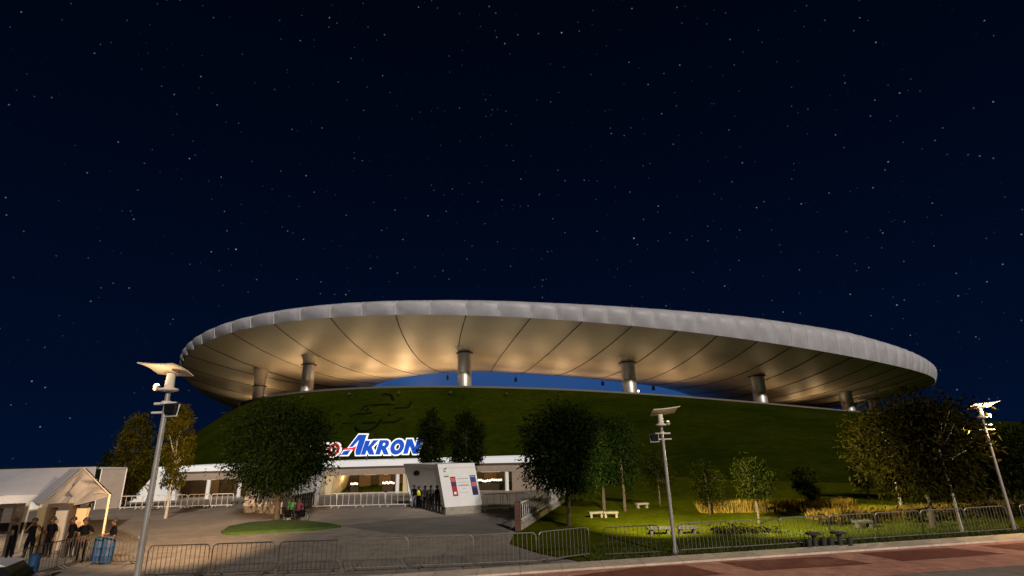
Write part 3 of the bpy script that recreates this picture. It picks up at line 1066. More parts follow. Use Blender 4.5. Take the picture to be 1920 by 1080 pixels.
# ------------------------------------------------------------------ gate kiosks
def kiosk(name, label, A, B, Cc, lean, hgt, mirror, full):
    k_ = thing(name, label, 'gate kiosk', tuple(A))
    D = B + (Cc - A)
    up = Vector((0, 0, 1))
    L = lean
    base_h = .5

    def at(p, z):
        return p + up * z + L * max(0, (z - base_h) / (hgt - base_h))
    e1 = (B - A).normalized()
    e2 = (Cc - A).normalized()
    b = MB()
    b.hexa([A + e1 * .06, B - e1 * .06, B - e1 * .06 + e2 * .5, A + e1 * .06 + e2 * .5], [p + up * base_h for p in (A + e1 * .06, B - e1 * .06, B - e1 * .06 + e2 * .5, A + e1 * .06 + e2 * .5)])
    b.build('concrete_plinth', M['concrete'], k_, world=True)
    f = MB()
    f.hexa([at(A - e2 * .05, base_h), at(B - e2 * .05, base_h), at(B + e2 * .55, base_h), at(A + e2 * .55, base_h)], [at(A - e2 * .05, hgt), at(B - e2 * .05, hgt), at(B + e2 * .55, hgt), at(A + e2 * .55, hgt)])
    fp_ = f.build('front_panel', M['white'], k_, world=True)
    s = MB()
    s.hexa([B + e2 * .56 - e1 * .25, B + e2 * .56, D, D - e1 * .25], [at(B + e2 * .56 - e1 * .25, hgt - .26), at(B + e2 * .56, hgt - .26), at(D, hgt - .26), at(D - e1 * .25, hgt - .26)])
    s.build('inner_wall', M['white'], k_, world=True)
    c = MB()
    c.hexa([Cc - e2 * .2, D - e2 * .2, D, Cc], [at(Cc - e2 * .2, hgt - .26), at(D - e2 * .2, hgt - .26), at(D, hgt - .26), at(Cc, hgt - .26)])
    c.build('rear_panel', M['white'], k_, world=True)
    r = MB()
    r.hexa([at(A + e2 * .56, hgt - .25), at(B + e2 * .56, hgt - .25), at(D, hgt - .25), at(Cc - e1 * .05, hgt - .25)], [at(A + e2 * .56, hgt - .02), at(B + e2 * .56, hgt - .02), at(D, hgt - .02), at(Cc - e1 * .05, hgt - .02)])
    r.build('roof_slab', M['white'], k_, world=True)
    lc = (A + B + Cc + D) / 4 - A
    lamp('kiosk_fill', 'AREA', (lc.x + L.x * .8, lc.y + L.y * .8, hgt - .3), 45, (1, .9, .8), k_, size=1.6, aim=(0, 0, -1))  # added fill to brighten the kiosk inside
    dist = (Cc - A).length
    nt = 11
    for i in range(nt):
        q = A + e1 * .08 + e2 * (.75 + (dist - 1.7) * i / (nt - 1))
        t_ = MB()
        t_.lathe(q, [(.13, 0), (.13, .08), (.085, .1), (.085, 1.22), (.03, 1.3)], 8)
        for z in (.45, .75, 1.05):
            t_.tube([q + up * z, q + up * z + e1 * .55], .022, 5)
        t_.build('turnstile', M['black'], k_, world=True)
    if full:
        for i in range(4):   # ventilation slots high on the inner wall
            w_ = MB()
            q = at(B - e1 * .26 + e2 * (1.0 + i * .5), 2.55)
            w_.box((q.x, q.y, q.z), (.10, .22, .5))
            w_.build('wall_slot', M['black'], k_, world=True)
        # printed banners and lines on the front panel
        fr_ = lambda u, z: at(A + e1 * u, z) - e2 * .056
        wid = (B - A).length

        def pr(nm, u0, u1, z0, z1, mt, lift=0.0):
            g = MB()
            ll = -e2 * lift
            g.add([fr_(u0, z0) + ll, fr_(u1, z0) + ll, fr_(u1, z1) + ll, fr_(u0, z1) + ll, fr_(u0, z0) + e2 * .004, fr_(u1, z0) + e2 * .004, fr_(u1, z1) + e2 * .004, fr_(u0, z1) + e2 * .004],
                  [(0, 1, 2, 3), (7, 6, 5, 4), (0, 4, 5, 1), (1, 5, 6, 2), (2, 6, 7, 3), (3, 7, 4, 0)])
            return g.build(nm, M[mt], fp_, world=True)
        pr('red_banner', .72, 1.10, 1.2, 2.5, 'redtxt', .006)
        pr('banner_block', .77, 1.05, 2.15, 2.4, 'orangetxt', .012)
        pr('banner_block', .72, 1.10, 1.85, 2.15, 'purp', .012)
        pr('banner_block', .82, 1.0, 1.32, 1.48, 'fascia', .012)
        pr('blue_banner', wid - .55, wid - .13, 1.2, 2.55, 'bluetxt', .006)
        pr('banner_block', wid - .50, wid - .18, 2.42, 2.51, 'greytxt', .012)
        pr('banner_block', wid - .50, wid - .18, 1.80, 2.08, 'orangetxt', .012)
        pr('banner_block', wid - .55, wid - .13, 1.25, 1.68, 'navytxt', .012)
        rr = random.Random(3)
        for z, u0, u1, h_ in ((2.32, 1.22, 2.02, .07), (2.09, 1.2, 2.06, .025), (1.85, 1.2, 2.04, .10), (1.66, 1.5, 1.72, .035), (1.4, 1.22, 1.85, .035)):
            u = u0
            while u < u1:
                w2 = rr.uniform(.03, .09)
                pr('print_mark', u, min(u + w2, u1), z, z + h_ * rr.uniform(.6, 1.0), 'greytxt', .006)
                u += w2 + .02
        pr('panel_line', .05, wid - .1, hgt - .30, hgt - .28, 'greytxt', .004)
        pr('yellow_print', .28, .66, 2.62, 2.70, 'yellowtxt', .006)
        pr('print_mark', .30, .64, 2.50, 2.56, 'navytxt', .006)
        # round blue emblem near the top corner
        c0 = fr_(.46, 2.95) - e2 * .006
        rb_ = MB()
        pts = []
        for i in range(13):
            a_ = math.radians(40 + i * 22)
            pts.append(c0 + e1 * (.09 * math.cos(a_)) + up * (.10 * math.sin(a_)))
        rb_.tube(pts, .028, 5)
        rb_.tube([c0 + e1 * .02 + up * .12, c0 + e1 * .10 + up * .19], .025, 5)
        rb_.build('round_emblem', M['bluetxt'], fp_, world=True)
        cam_ = MB()
        q = at(D - e1 * 1.9 - e2 * .25, 2.35)
        cam_.lathe((q.x, q.y, q.z), [(.10, 0), (.26, .1), (.26, .32), (.1, .42)], 10)
        cam_.build('wall_camera', M['black'], k_, smooth=True, world=True)
    return k_


kA, kB, kC = G(834, 966), G(904, 961), G(768, 948)
e1 = (kB - kA).normalized()
K1_ = kiosk('gate_kiosk', 'leaning white gate kiosk with red and blue banners on its front panel', kA, kB, kC, e1 * -.58 + Vector((0, -.05, 0)), 3.38, False, True)
kA2, kB2, kC2 = G(536, 964), G(455, 961), G(596, 949)
K2_ = kiosk('gate_kiosk', 'plain white gate kiosk half hidden behind the big round tree', kA2, kB2, kC2, (kB2 - kA2).normalized() * -.5, 3.35, True, False)

# ------------------------------------------------------------------ crowd barriers
def barrier(name, label, L, H, nbar, m, group, legm, r=.022, arch=.16):
    b = thing(name, label, 'barrier', (0, 0, 0), 0, group)
    f = MB()
    z0 = .16
    pts = []
    for k_ in range(5):
        a = PI / 2 * k_ / 4
        pts.append((-L / 2 + arch - arch * math.cos(a), 0, H - arch + arch * math.sin(a)))
    for k_ in range(5):
        a = PI / 2 - PI / 2 * k_ / 4
        pts.append((L / 2 - arch + arch * math.cos(a), 0, H - arch + arch * math.sin(a)))
    pts = [(-L / 2, 0, z0)] + pts + [(L / 2, 0, z0)]
    f.tube(pts, r, 6, closed=True)
    f.build('frame', m, b, smooth=True)
    g = MB()
    for i in range(nbar):
        x = -L / 2 + L * (i + 1) / (nbar + 1)
        g.tube([(x, 0, z0), (x, 0, H)], r * .5, 5)
    g.tube([(-L / 2, 0, z0 + .002), (L / 2, 0, z0 + .002)], r * .62, 5)
    g.build('bar_grille', m, b)
    for sx in (-1, 1):
        x = sx * L * .36
        h = MB()
        h.tube([(x - .02, -.33, .02), (x, -.24, .06), (x, -.06, z0), (x, .06, z0), (x, .24, .06), (x + .02, .33, .02)], r * .95, 6)
        h.build('foot', legm, b, smooth=True)
    return b


def place_row(proto, a, b, gap, labf, first=True, jit=.03, seed=1, zf=None):
    L = 2.3
    n_ = max(1, round((b - a).length / gap))
    rz = math.atan2((b - a).y, (b - a).x)
    r_ = random.Random(seed)
    out = []
    for i in range(n_):
        c = lineq(a, b, (i + .5) / n_)
        c = c + Vector((r_.uniform(-jit, jit), r_.uniform(-jit, jit), 0))
        rr = rz + r_.uniform(-jit, jit)
        lb = labf(i)
        if first and i == 0:
            proto.location = c
            proto.rotation_euler = (0, 0, rr)
            proto['label'] = lb
            out.append(proto)
        else:
            out.append(dup(proto, c, rr, lb))
    return out


GB = 'steel crowd barriers along the street'
pr_d = barrier('crowd_barrier', 'x', 2.26, 1.12, 12, M['dsteel'], GB, M['galv'])
pr_g = barrier('crowd_barrier', 'x', 2.26, 1.12, 12, M['galv'], GB, M['galv'])
r1a, r1b = G(262, 1088), G(640, 1075)
place_row(pr_d, r1a, r1b, 2.38, lambda i: f'{ORD[i]} dark steel crowd barrier to the right of the tall left lamp post', seed=2)
r2a, r2b = G(644, 1075), G(1012, 1060)
place_row(pr_g, r2a, r2b, 2.34, lambda i: f'{ORD[i]} grey steel barrier on the grey plaza, counted rightwards from the dark barriers', seed=3)
r3a, r3b = G(1012, 1059), G(1108, 1046)
place_row(pr_g, r3a, r3b, 2.6, lambda i: 'grey steel barrier turned askew at the corner where plaza meets lawn', first=False, seed=4)
r4a, r4b = G(1112, 1049), G(1262, 1042)
place_row(pr_d, r4a, r4b, 2.35, lambda i: f'{ORD[i]} dark barrier before the lawn between the askew barrier and the middle lamp', first=False, seed=5)
r5a, r5b = G(1276, 1040), G(1898, 999)
RR = place_row(pr_g, r5a, r5b, 2.34, lambda i: f'{ORD[i]} grey barrier along the lawn edge, counted rightwards from the middle lamp', first=False, seed=6)
r6a, r6b = G(1908, 998), G(2010, 990)
place_row(pr_g, r6a, r6b, 2.34, lambda i: 'steel barrier just right of the glowing right lamp post', first=False, seed=7)
# fence line by the tent on the left
r7a, r7b = G(40, 1090), G(170, 1052)
place_row(pr_d, r7a, r7b, 2.3, lambda i: f'{ORD[i]} dark barrier slanting back from the blue drum towards the tent', first=False, seed=8)
r8a, r8b = G(150, 1062), G(262, 1060)
place_row(pr_d, r8a, r8b, 2.3, lambda i: f'{ORD[i]} dark barrier behind the left lamp post near the two drums', first=False, seed=9)
# white barriers in front of the entrance
WB = 'white barriers across the plaza'
pr_w = barrier('white_barrier', 'x', 2.05, 1.12, 3, M['wsteel'], WB, M['wsteel'], r=.035)
place_row(pr_w, G(222, 955), G(436, 950), 2.15, lambda i: f'{ORD[i]} white barrier from the tent towards the big tree', seed=10)
place_row(pr_w, G(585, 953), G(768, 949), 2.1, lambda i: f'{ORD[i]} white barrier right of the seated pair, before the lit hall', first=False, seed=11)
place_row(pr_w, G(905, 958), G(990, 953), 2.1, lambda i: f'{ORD[i]} white barrier right of the bannered kiosk', first=False, seed=12)

# ------------------------------------------------------------------ railing on a low wall at the lawn's edge
wr = thing('ramp_railing', 'pale railing on a low sloping wall with a brown end post beside the lawn', 'railing', tuple(G(968, 996)))
ra, rb2 = G(968, 996), G(1052, 943)
dv = (rb2 - ra).normalized()
nv = Vector((dv.y, -dv.x, 0))
w_ = MB()
w_.hexa([ra, rb2, rb2 + nv * .3, ra + nv * .3], [p + Vector((0, 0, .34)) for p in (ra, rb2, rb2 + nv * .3, ra + nv * .3)])
w_.build('low_wall', M['concrete'], wr, world=True)
r_ = MB()
Lr = (rb2 - ra).length
lw_ = nv * .15
r_.tube([ra + lw_ + Vector((0, 0, 1.35)), rb2 + lw_ + Vector((0, 0, 1.35))], .045, 6)
r_.tube([ra + lw_ + Vector((0, 0, .5)), rb2 + lw_ + Vector((0, 0, .5))], .035, 6)
nb = 30
for i in range(nb + 1):
    p = lineq(ra, rb2, i / nb) + lw_
    r_.tube([p + Vector((0, 0, .3)), p + Vector((0, 0, 1.35))], .022, 5)
r_.build('rail_bars', M['wsteel'], wr, world=True)
e_ = MB()
p = ra - dv * .15 + lw_
e_.box((p.x, p.y, .75), (.34, .26, 1.5), math.atan2(dv.y, dv.x))
e_.build('end_post', mat('rust_post', (.10, .045, .03), .7, var=.3, vscale=5), wr, world=True)

# ------------------------------------------------------------------ street lamps
def street_lamp(name, label, loc, yaw, hgt, glow, plate_dir, with_box, group):
    t_ = thing(name, label, 'street lamp', tuple(loc), yaw, group)
    b = MB()
    b.box((0, 0, .02), (.42, .42, .05))
    for a in range(4):
        an = PI / 4 + a * PI / 2
        b.tube([(.16 * math.cos(an), .16 * math.sin(an), .04), (.10 * math.cos(an), .10 * math.sin(an), .30)], .025, 5)
    b.build('base_plate', M['dsteel'], t_)
    p = MB()
    p.lathe((0, 0, 0), [(.084, .03), (.078, .4), (.072, hgt * .5), (.064, hgt - .75), (.058, hgt - .3)], 14)
    p.build('pole', M['pole'], t_, smooth=True)
    # curved reflector plate, rising towards its tip
    pl = MB()
    nu, nv_ = 10, 6
    for k_, th_ in ((0, 0.0), (1, .03)):
        for i in range(nu + 1):
            u = i / nu
            x = plate_dir * (-.33 + 1.0 * u)
            z = hgt + .02 + .02 * u + .20 * (u ** 2) * .4
            for j in range(nv_ + 1):
                v = j / nv_
                hw = .30 + .10 * (1 - u)
                y = -hw + 2 * hw * v
                sh = plate_dir * (.22 * (1 - v) * u)
                pl.v.append((x + sh * .6, y, z + .26 * (1 - v) * .8 + .04 * math.sin(PI * v) + th_))
    m_ = (nu + 1) * (nv_ + 1)
    for i in range(nu):
        for j in range(nv_):
            a = i * (nv_ + 1) + j
            q = (a, a + 1, a + nv_ + 2, a + nv_ + 1)
            pl.f.append(q)
            pl.f.append(tuple(m_ + x for x in q[::-1]))
    bd = [i * (nv_ + 1) for i in range(nu + 1)] + [nu * (nv_ + 1) + j for j in range(1, nv_ + 1)] + [i * (nv_ + 1) + nv_ for i in range(nu - 1, -1, -1)] + [j for j in range(nv_ - 1, 0, -1)]
    for i in range(len(bd)):
        a, c = bd[i], bd[(i + 1) % len(bd)]
        pl.f.append((a, c, c + m_, a + m_))
    pl.build('reflector_plate', M['plate'], t_, smooth=True)
    nk = MB()
    nk.lathe((0, 0, hgt - .36), [(.10, 0), (.12, .05), (.10, .42)], 12)
    nk.build('plate_neck', M['plate'], t_, smooth=True)
    br = MB()
    br.lathe((0, 0, hgt - .42), [(.10, 0), (.22, .02), (.24, .05), (.22, .08), (.10, .11)], 18)
    br.build('ring_bracket', M['plate'], t_, smooth=True)
    pj = MB()
    pj.lathe((plate_dir * .27, -.12, hgt - .40), [(.05, 0), (.075, .04), (.08, .14), (.07, .15)], 12)
    hd = pj.build('uplight_head', M['pole'], t_, smooth=True)
    gl = MB()
    gl.lathe((plate_dir * .27, -.12, hgt - .248), [(.06, 0), (.055, .02), (.02, .035)], 12)
    gl.build('uplight_lens', M['bulb'] if glow > .3 else M['softbulb'], hd, smooth=True)
    b2 = MB()
    b2.tube([(-.28 * plate_dir, 0, hgt - .72), (.34 * plate_dir, 0, hgt - .72)], .035, 6)
    b2.tube([(-.24 * plate_dir, 0, hgt - .95), (.36 * plate_dir, -.02, hgt - .95)], .03, 6)
    b2.lathe((0, 0, hgt - .76), [(.1, 0), (.13, .02), (.13, .08), (.1, .1)], 12)
    b2.build('cross_arm', M['plate'], t_, smooth=True)
    if with_box:
        for sx, sz in with_box:
            fb_ = MB()
            fb_.hexa([(sx - .13, -.12, hgt + sz - .16), (sx + .13, -.12, hgt + sz - .16), (sx + .1, .14, hgt + sz - .1), (sx - .1, .14, hgt + sz - .1)],
                     [(sx - .15, -.14, hgt + sz + .12), (sx + .15, -.14, hgt + sz + .12), (sx + .12, .16, hgt + sz + .16), (sx - .12, .16, hgt + sz + .16)])
            bo = fb_.build('floodlight', M['black'], t_)
            fr_ = MB()
            fr_.tube([(sx - .17, 0, hgt + sz + .1), (sx - .17, -.05, hgt + sz - .2), (sx + .17, -.05, hgt + sz - .2), (sx + .17, 0, hgt + sz + .1)], .022, 5)
            fr_.build('floodlight_yoke', M['plate'], bo)
            le = MB()
            le.add([(sx - .12, -.155, hgt + sz - .13), (sx + .12, -.155, hgt + sz - .13), (sx + .14, -.162, hgt + sz + .08), (sx - .14, -.162, hgt + sz + .08),
                    (sx - .12, -.14, hgt + sz - .13), (sx + .12, -.14, hgt + sz - .13), (sx + .14, -.147, hgt + sz + .08), (sx - .14, -.147, hgt + sz + .08)], [(0, 1, 2, 3), (7, 6, 5, 4), (0, 4, 5, 1), (1, 5, 6, 2), (2, 6, 7, 3), (3, 7, 4, 0)])
            le.build('floodlight_glass', M['cglass'], bo)
    if glow > 0:
        lamp('uplight', 'SPOT', (plate_dir * .30, -.34, hgt - .45), 42 * glow, (1, .66, .32), t_, spot_size=math.radians(130), spot_blend=.8, shadow_soft_size=.08, aim=(0, .02, 1))
    return t_


GL = 'street lamps with reflector plates'
pl_ = atd(258, 1072, 16.5)
lampL = street_lamp('street_lamp', 'tall near left lamp post whose plate glows amber against the roof edge', (pl_.x, pl_.y, 0), -.12, 6.25, 1.3, -1, [(.22, -.86)], GL)
pm = G(1267, 1043)
lampM = street_lamp('street_lamp', 'unlit plate lamp post standing alone in front of the lawn at the centre right', (pm.x, pm.y, .05), -.05, 5.3, .06, 1, [(-.34, -.85)], GL)
prr = G(1904, 998)
lampR = street_lamp('street_lamp', 'brightly glowing lamp post at the far right edge over the lawn', (prr.x, prr.y, .05), -.25, 5.35, 9.0, 1, None, GL)
pf = G(1690, 950)
lampF = street_lamp('street_lamp', 'small distant lamp plate peeking out left of the large right tree', (pf.x, pf.y, .03), .3, 4.6, 1.0, -1, None, GL)
# light the lamps throw on the ground
lamp('street_light', 'SPOT', (.5, -.2, 4.8), 800, (1, .60, .30), lampR, spot_size=math.radians(150), spot_blend=1, shadow_soft_size=.15, aim=(0, -.15, -1))
def wspot(nm, loc, tgt, power, size, col, soft=.15):
    d = Vector(tgt) - Vector(loc)
    lamp(nm, 'SPOT', tuple(loc), power, col, None, spot_size=math.radians(size), spot_blend=1, shadow_soft_size=soft, aim=d)
wspot('flood_left', lampL.location + Vector((.25, .42, 5.35)), G(370, 958), 60000, 46, (1, .62, .33))
wspot('flood_middle', lampM.location + Vector((-.34, .45, 4.6)), G(1240, 964), 26000, 70, (1, .84, .42))
wspot('flood_middle', lampM.location + Vector((.34, .45, 4.6)), G(1620, 958), 36000, 60, (1, .84, .42))  # second flood added here to spread light along the lawn
wspot('flood_right', lampR.location + Vector((-.5, .35, 4.5)), G(1640, 958), 6000, 70, (1, .82, .42))
wspot('park_lamp', lampF.location + Vector((0, -.3, 4.2)), G(1520, 968), 7000, 150, (1, .78, .25))

# ------------------------------------------------------------------ trees
def leaves_mesh(name, centers, per, size, spread, m, parent, seed, flat=1.0, droop=.0):
    r_ = np.random.default_rng(seed)
    C_ = np.repeat(np.asarray(centers, float), per, axis=0)
    n_ = len(C_)
    P = C_ + np.clip(r_.normal(0, 1, (n_, 3)), -2.1, 2.1) * np.array([spread, spread, spread * flat])
    cc = np.asarray(centers, float).mean(0)
    out_ = P - cc
    out_ /= np.linalg.norm(out_, axis=1)[:, None] + 1e-6
    a = r_.normal(0, .75, (n_, 3)) + out_ * 1.0 + np.array([0, 0, -.35])
    a /= np.linalg.norm(a, axis=1)[:, None]
    b = r_.normal(0, 1, (n_, 3))
    b -= (a * b).sum(1)[:, None] * a
    b /= np.linalg.norm(b, axis=1)[:, None]
    s = size * r_.uniform(.55, 1.25, (n_, 1))
    a, b = a * s * 1.25, b * s * .40
    V = np.stack([P - a, P + b * .9 - a * .1, P + a, P - b * .9 - a * .1], 1).reshape(-1, 3)
    me = bpy.data.meshes.new(name)
    me.vertices.add(n_ * 4)
    me.vertices.foreach_set('co', V.ravel())
    me.loops.add(n_ * 4)
    me.loops.foreach_set('vertex_index', np.arange(n_ * 4))
    me.polygons.add(n_)
    me.polygons.foreach_set('loop_start', np.arange(n_) * 4)
    me.polygons.foreach_set('loop_total', np.full(n_, 4))
    me.update(calc_edges=True)
    me.validate()
    me.materials.append(m)
    o = bpy.data.objects.new(name, me)
    COL.objects.link(o)
    o.parent = parent
    return o


def tree(name, label, loc, h, crown_w, crown_z0, lm, seed, nclump=90, per=42, leaf=.2, trunk_r=.16, bark='bark', lean=(0, 0), shape='round', group=None, gap=.25, cy=None):
    r_ = random.Random(seed)
    t_ = thing(name, label, 'tree', tuple(loc), 0, group)
    tk = MB()
    fork = crown_z0 + (h - crown_z0) * .18
    ax = lambda z: Vector((lean[0] * z / h, lean[1] * z / h, z))
    tk.tube([ax(-.1), ax(.15), ax(fork * .5) + Vector((.03, 0, 0)), ax(fork), ax(h * .8)], [trunk_r * 1.35, trunk_r * 1.05, trunk_r * .88, trunk_r * .75, trunk_r * .2], 10)
    rx = crown_w / 2
    zc = (h + crown_z0) / 2
    rz_ = (h - crown_z0) / 2
    cs = []
    tries = 0
    while len(cs) < nclump and tries < 20000:
        tries += 1
        x, y, z = r_.uniform(-1, 1), r_.uniform(-1, 1), r_.uniform(-1, 1)
        if shape == 'round':
            rad = math.sqrt(max(0, 1 - abs(z) ** 2.2)) if z > -.2 else math.sqrt(max(0, 1 - abs(z) ** 3.2))
        elif shape == 'column':
            rad = (1 - max(0, z) ** 1.7 * .75) * (1 - max(0, -z) ** 3 * .6)
        elif shape == 'cone':
            rad = (1 - (z + 1) / 2) ** .7 * .98 + .05
        elif shape == 'vase':
            rad = .55 + .45 * sm(-1, .2, z) - .35 * sm(.3, 1, z)
        ang = math.atan2(y, x)
        rad *= 1 + .13 * math.sin(3 * ang + seed) + .10 * math.sin(7 * z + seed * 2 + 2 * ang) + .08 * math.sin(11 * ang + 5 * z)
        d = math.hypot(x, y)
        if d > rad or (d < rad * .45 and abs(z) < .6 and r_.random() < .7):
            continue
        cs.append(ax(zc + z * rz_) + Vector((x * rx, y * rx, 0)))
    for i in range(0, len(cs), max(1, len(cs) // 14)):
        c = cs[i]
        s_ = min(fork + (c.z - fork) * .35, h * .75)
        s_ = max(fork * .85, s_)
        b0 = ax(s_)
        mid = (b0 + c) * .5 + Vector((0, 0, -.08 * rx))
        tk.tube([b0, mid, c], [trunk_r * .42, trunk_r * .26, trunk_r * .08], 6)
    tk.build('trunk', M[bark], t_, smooth='all')
    sp = rx * .17 + .05
    leaves_mesh('crown', cs, per, leaf, sp, lm, t_, seed)
    return t_


def gz(p):
    return Vector((p.x, p.y, ground_z(p.x, p.y)))


tree('round_tree', 'large dense round tree on the grass island before the left kiosk', G(518, 979) + Vector((0, 0, .2)), 7.15, 6.1, 2.0, M['lf_big'], 11, 260, 110, .125, .2, lean=(-.35, 0))
pp = G(1067, 988)
tree('broad_tree', 'broad dark tree at the lawn corner right of the sloping railing', pp, 6.35, 4.3, 1.9, M['lf_big'], 12, 200, 100, .11, .13, lean=(.05, 0))
pp = G(1133, 958)
tree('slim_tree', 'tall dark tree close behind the broad tree, its trunk by the pale benches', pp, 6.0, 2.7, 1.9, M['lf_big'], 13, 80, 70, .125, .12)
pp = G(1172, 960)
tree('slim_tree', 'dark slim tree right of the pair of pale benches', pp, 6.2, 2.6, 1.6, M['lf_big'], 14, 80, 70, .125, .1, shape='column')
for (px, py, h, w, z0, lm, sd, lab, lean) in (
        (1238, 950, 3.7, 2.0, 1.2, 'lf_mid', 15, 'faint small tree on the mound foot left of the middle lamp pole', 0),
        (1332, 967, 2.95, 1.55, .95, 'lf_mid', 16, 'small dark tree at the left end of the straw grass strip', -.15),
        (1424, 984, 3.3, 1.8, 1.3, 'lf_olive', 17, 'olive brown young tree in the middle before the straw grass', -.25),
        (1523, 962, 2.65, 1.4, .85, 'lf_mid', 18, 'small pale green tree at the right end of the straw grass strip', -.1),
        (1630, 936, 2.7, 1.6, .8, 'lf_mid', 19, 'tiny dark tree under the distant lamp plate', 0)):
    tree('young_tree', lab, gz(G(px, py)), h, w, z0, M['lf_sap'], sd, 50, 60, .085, .065, lean=(0, 0), gap=.4, group='young trees on the lawn')
pp = G(1750, 992)
tree('large_tree', 'biggest dark tree at right, reaching over the roof end', pp, 6.0, 5.2, 1.6, M['lf_olive'], 20, 240, 80, .115, .14, lean=(.5, .2))
pp = G(1806, 1003)
tree('pale_trunk_tree', 'slender tree with a pale leaning trunk right of the biggest tree', pp, 5.6, 2.6, 2.5, M['lf_olive'], 21, 46, 40, .085, .07, bark='palebark', lean=(-.1, 0), shape='vase')
pp = G(1862, 948)
tree('broad_tree', 'dark broad tree behind the pale trunk and beside the right lamp', pp, 4.4, 3.6, 1.3, M['lf_mid'], 22, 130, 60, .13, .12)
pp = G(1905, 945)
tree('far_tree', 'golden green bushy tree right of the right lamp pole', pp, 3.8, 4.2, .6, M['lf_olive'], 23, 90, 60, .13, .1)
pp = G(1965, 940)
tree('far_tree', 'dark bushy tree cut by the right edge of the picture', pp, 4.6, 5.0, .6, M['lf_mid'], 33, 90, 60, .13, .1)
# trees left of the stadium and by the entrance
b_ = Vector((atd(240, 905, 75).x, atd(240, 905, 75).y, 0))
tree('gold_tree', 'gold green tree behind the white tent', gz(b_), 10.2, 3.3, .8, M['lf_gold'], 24, 110, 70, .17, .18, shape='column')
b_ = Vector((atd(208, 905, 82).x, atd(208, 905, 82).y, 0))
tree('dark_tree', 'dark tapering tree at the left end of the tree group', gz(b_), 9.0, 3.6, .6, M['lf_mid'], 25, 80, 60, .19, .18, shape='cone')
b_ = Vector((atd(316, 935, 50).x, atd(316, 935, 50).y, 0))
tree('gold_tree', 'gold green slim tree beside the left lamp post', gz(b_), 8.0, 2.0, 2.2, M['lf_gold'], 26, 80, 60, .14, .11, bark='palebark', shape='vase', lean=(.1, 0))
b_ = Vector((atd(808, 900, 62).x, atd(808, 900, 62).y, 0))
tree('dark_tree', 'dark upright tree in front of the last blue letter', gz(b_), 9.4, 2.9, 3.0, M['lf_mid'], 27, 90, 60, .16, .14, shape='column')
b_ = Vector((atd(875, 900, 62).x, atd(875, 900, 62).y, 0))
tree('dark_tree', 'dark upright tree behind the bannered kiosk', gz(b_), 9.0, 3.7, 3.0, M['lf_mid'], 28, 105, 60, .16, .14, shape='column')

# ------------------------------------------------------------------ planting
def blades(name, a, b, width, h, n_, m, label, seed, wob=.5):
    r_ = np.random.default_rng(seed)
    t_ = r_.random(n_)
    d = np.array([(b - a).x, (b - a).y])
    L = np.linalg.norm(d)
    nrm = np.array([-d[1], d[0]]) / L
    w_ = (r_.random(n_) - .5) * width
    X = a.x + d[0] * t_ + nrm[0] * w_
    Y = a.y + d[1] * t_ + nrm[1] * w_
    ang = r_.random(n_) * 2 * PI
    hh = h * r_.uniform(.55, 1.1, n_)
    wd = .035 * r_.uniform(.6, 1.4, n_) * (1 if h > .4 else .55)
    Z = np.array([ground_z(x, y) for x, y in zip(X, Y)]) + .03
    lx, ly = r_.normal(0, .22, n_) * hh, r_.normal(0, .22, n_) * hh
    V = np.zeros((n_, 3, 3))
    V[:, 0] = np.c_[X + np.cos(ang) * wd, Y + np.sin(ang) * wd, Z]
    V[:, 1] = np.c_[X - np.cos(ang) * wd, Y - np.sin(ang) * wd, Z]
    V[:, 2] = np.c_[X + lx, Y + ly, Z + hh]
    me = bpy.data.meshes.new(name)
    me.from_pydata(V.reshape(-1, 3).tolist(), [], [(3 * i, 3 * i + 1, 3 * i + 2) for i in range(n_)])
    me.materials.append(m)
    o = bpy.data.objects.new(name, me)
    COL.objects.link(o)
    tag(o, label, 'grass', kind='stuff')
    return o


blades('straw_grass', G(1312, 962), G(1605, 958), 1.2, .75, 5200, M['straw'], 'golden straw grass strip across the lawn', 1)
blades('straw_grass', G(1530, 977), G(1925, 956), 1.6, .55, 6000, M['straw'], 'lower golden straw grass strip before the hedge', 2)
blades('verge_grass', kpt(3.6, -.55), kpt(24.5, -.55), 1.0, .16, 9000, M['blade'], 'rough green grass along the barriers', 3)
blades('verge_grass', kpt(3.6, -2.2), kpt(26, -2.6), 3.4, .09, 14000, M['blade'], 'mown green grass behind the barriers', 4)


def hedge(label, a, b, h, w, seed):
    r_ = random.Random(seed)
    t_ = thing('hedge', label, 'hedge', tuple(lineq(a, b, .5)))
    o = lineq(a, b, .5)
    L = (b - a).length
    cs = []
    for i in range(int(L * 11)):
        p = lineq(a, b, r_.random()) - o
        n_ = Vector((-(b - a).y, (b - a).x, 0)).normalized()
        q = p + n_ * r_.uniform(-w / 2, w / 2)
        cs.append(Vector((q.x, q.y, r_.uniform(.05, h))))
    tk = MB()
    for i in range(int(L / .7)):
        p = lineq(a, b, (i + .5) / int(L / .7)) - o
        tk.tube([(p.x, p.y, -.05), (p.x + .05, p.y, h * .7)], [.03, .012], 5)
    tk.build('stems', M['bark'], t_)
    leaves_mesh('foliage', cs, 18, .10, .13, M['lf_hedge'], t_, seed)
    return t_


hedge('low dark hedge left of the biggest tree, behind the barriers', G(1535, 987), G(1660, 981), .5, .7, 41)
hedge('low reddish dark hedge across the foot of the biggest tree', G(1705, 982), G(1790, 977), .6, .7, 42)
hedge('low dark hedge running to the right lamp', G(1800, 977), G(1925, 968), .6, .8, 43)
hedge('short dark hedge behind the lone middle barriers', G(1335, 1003), G(1460, 1001), .28, .4, 44)

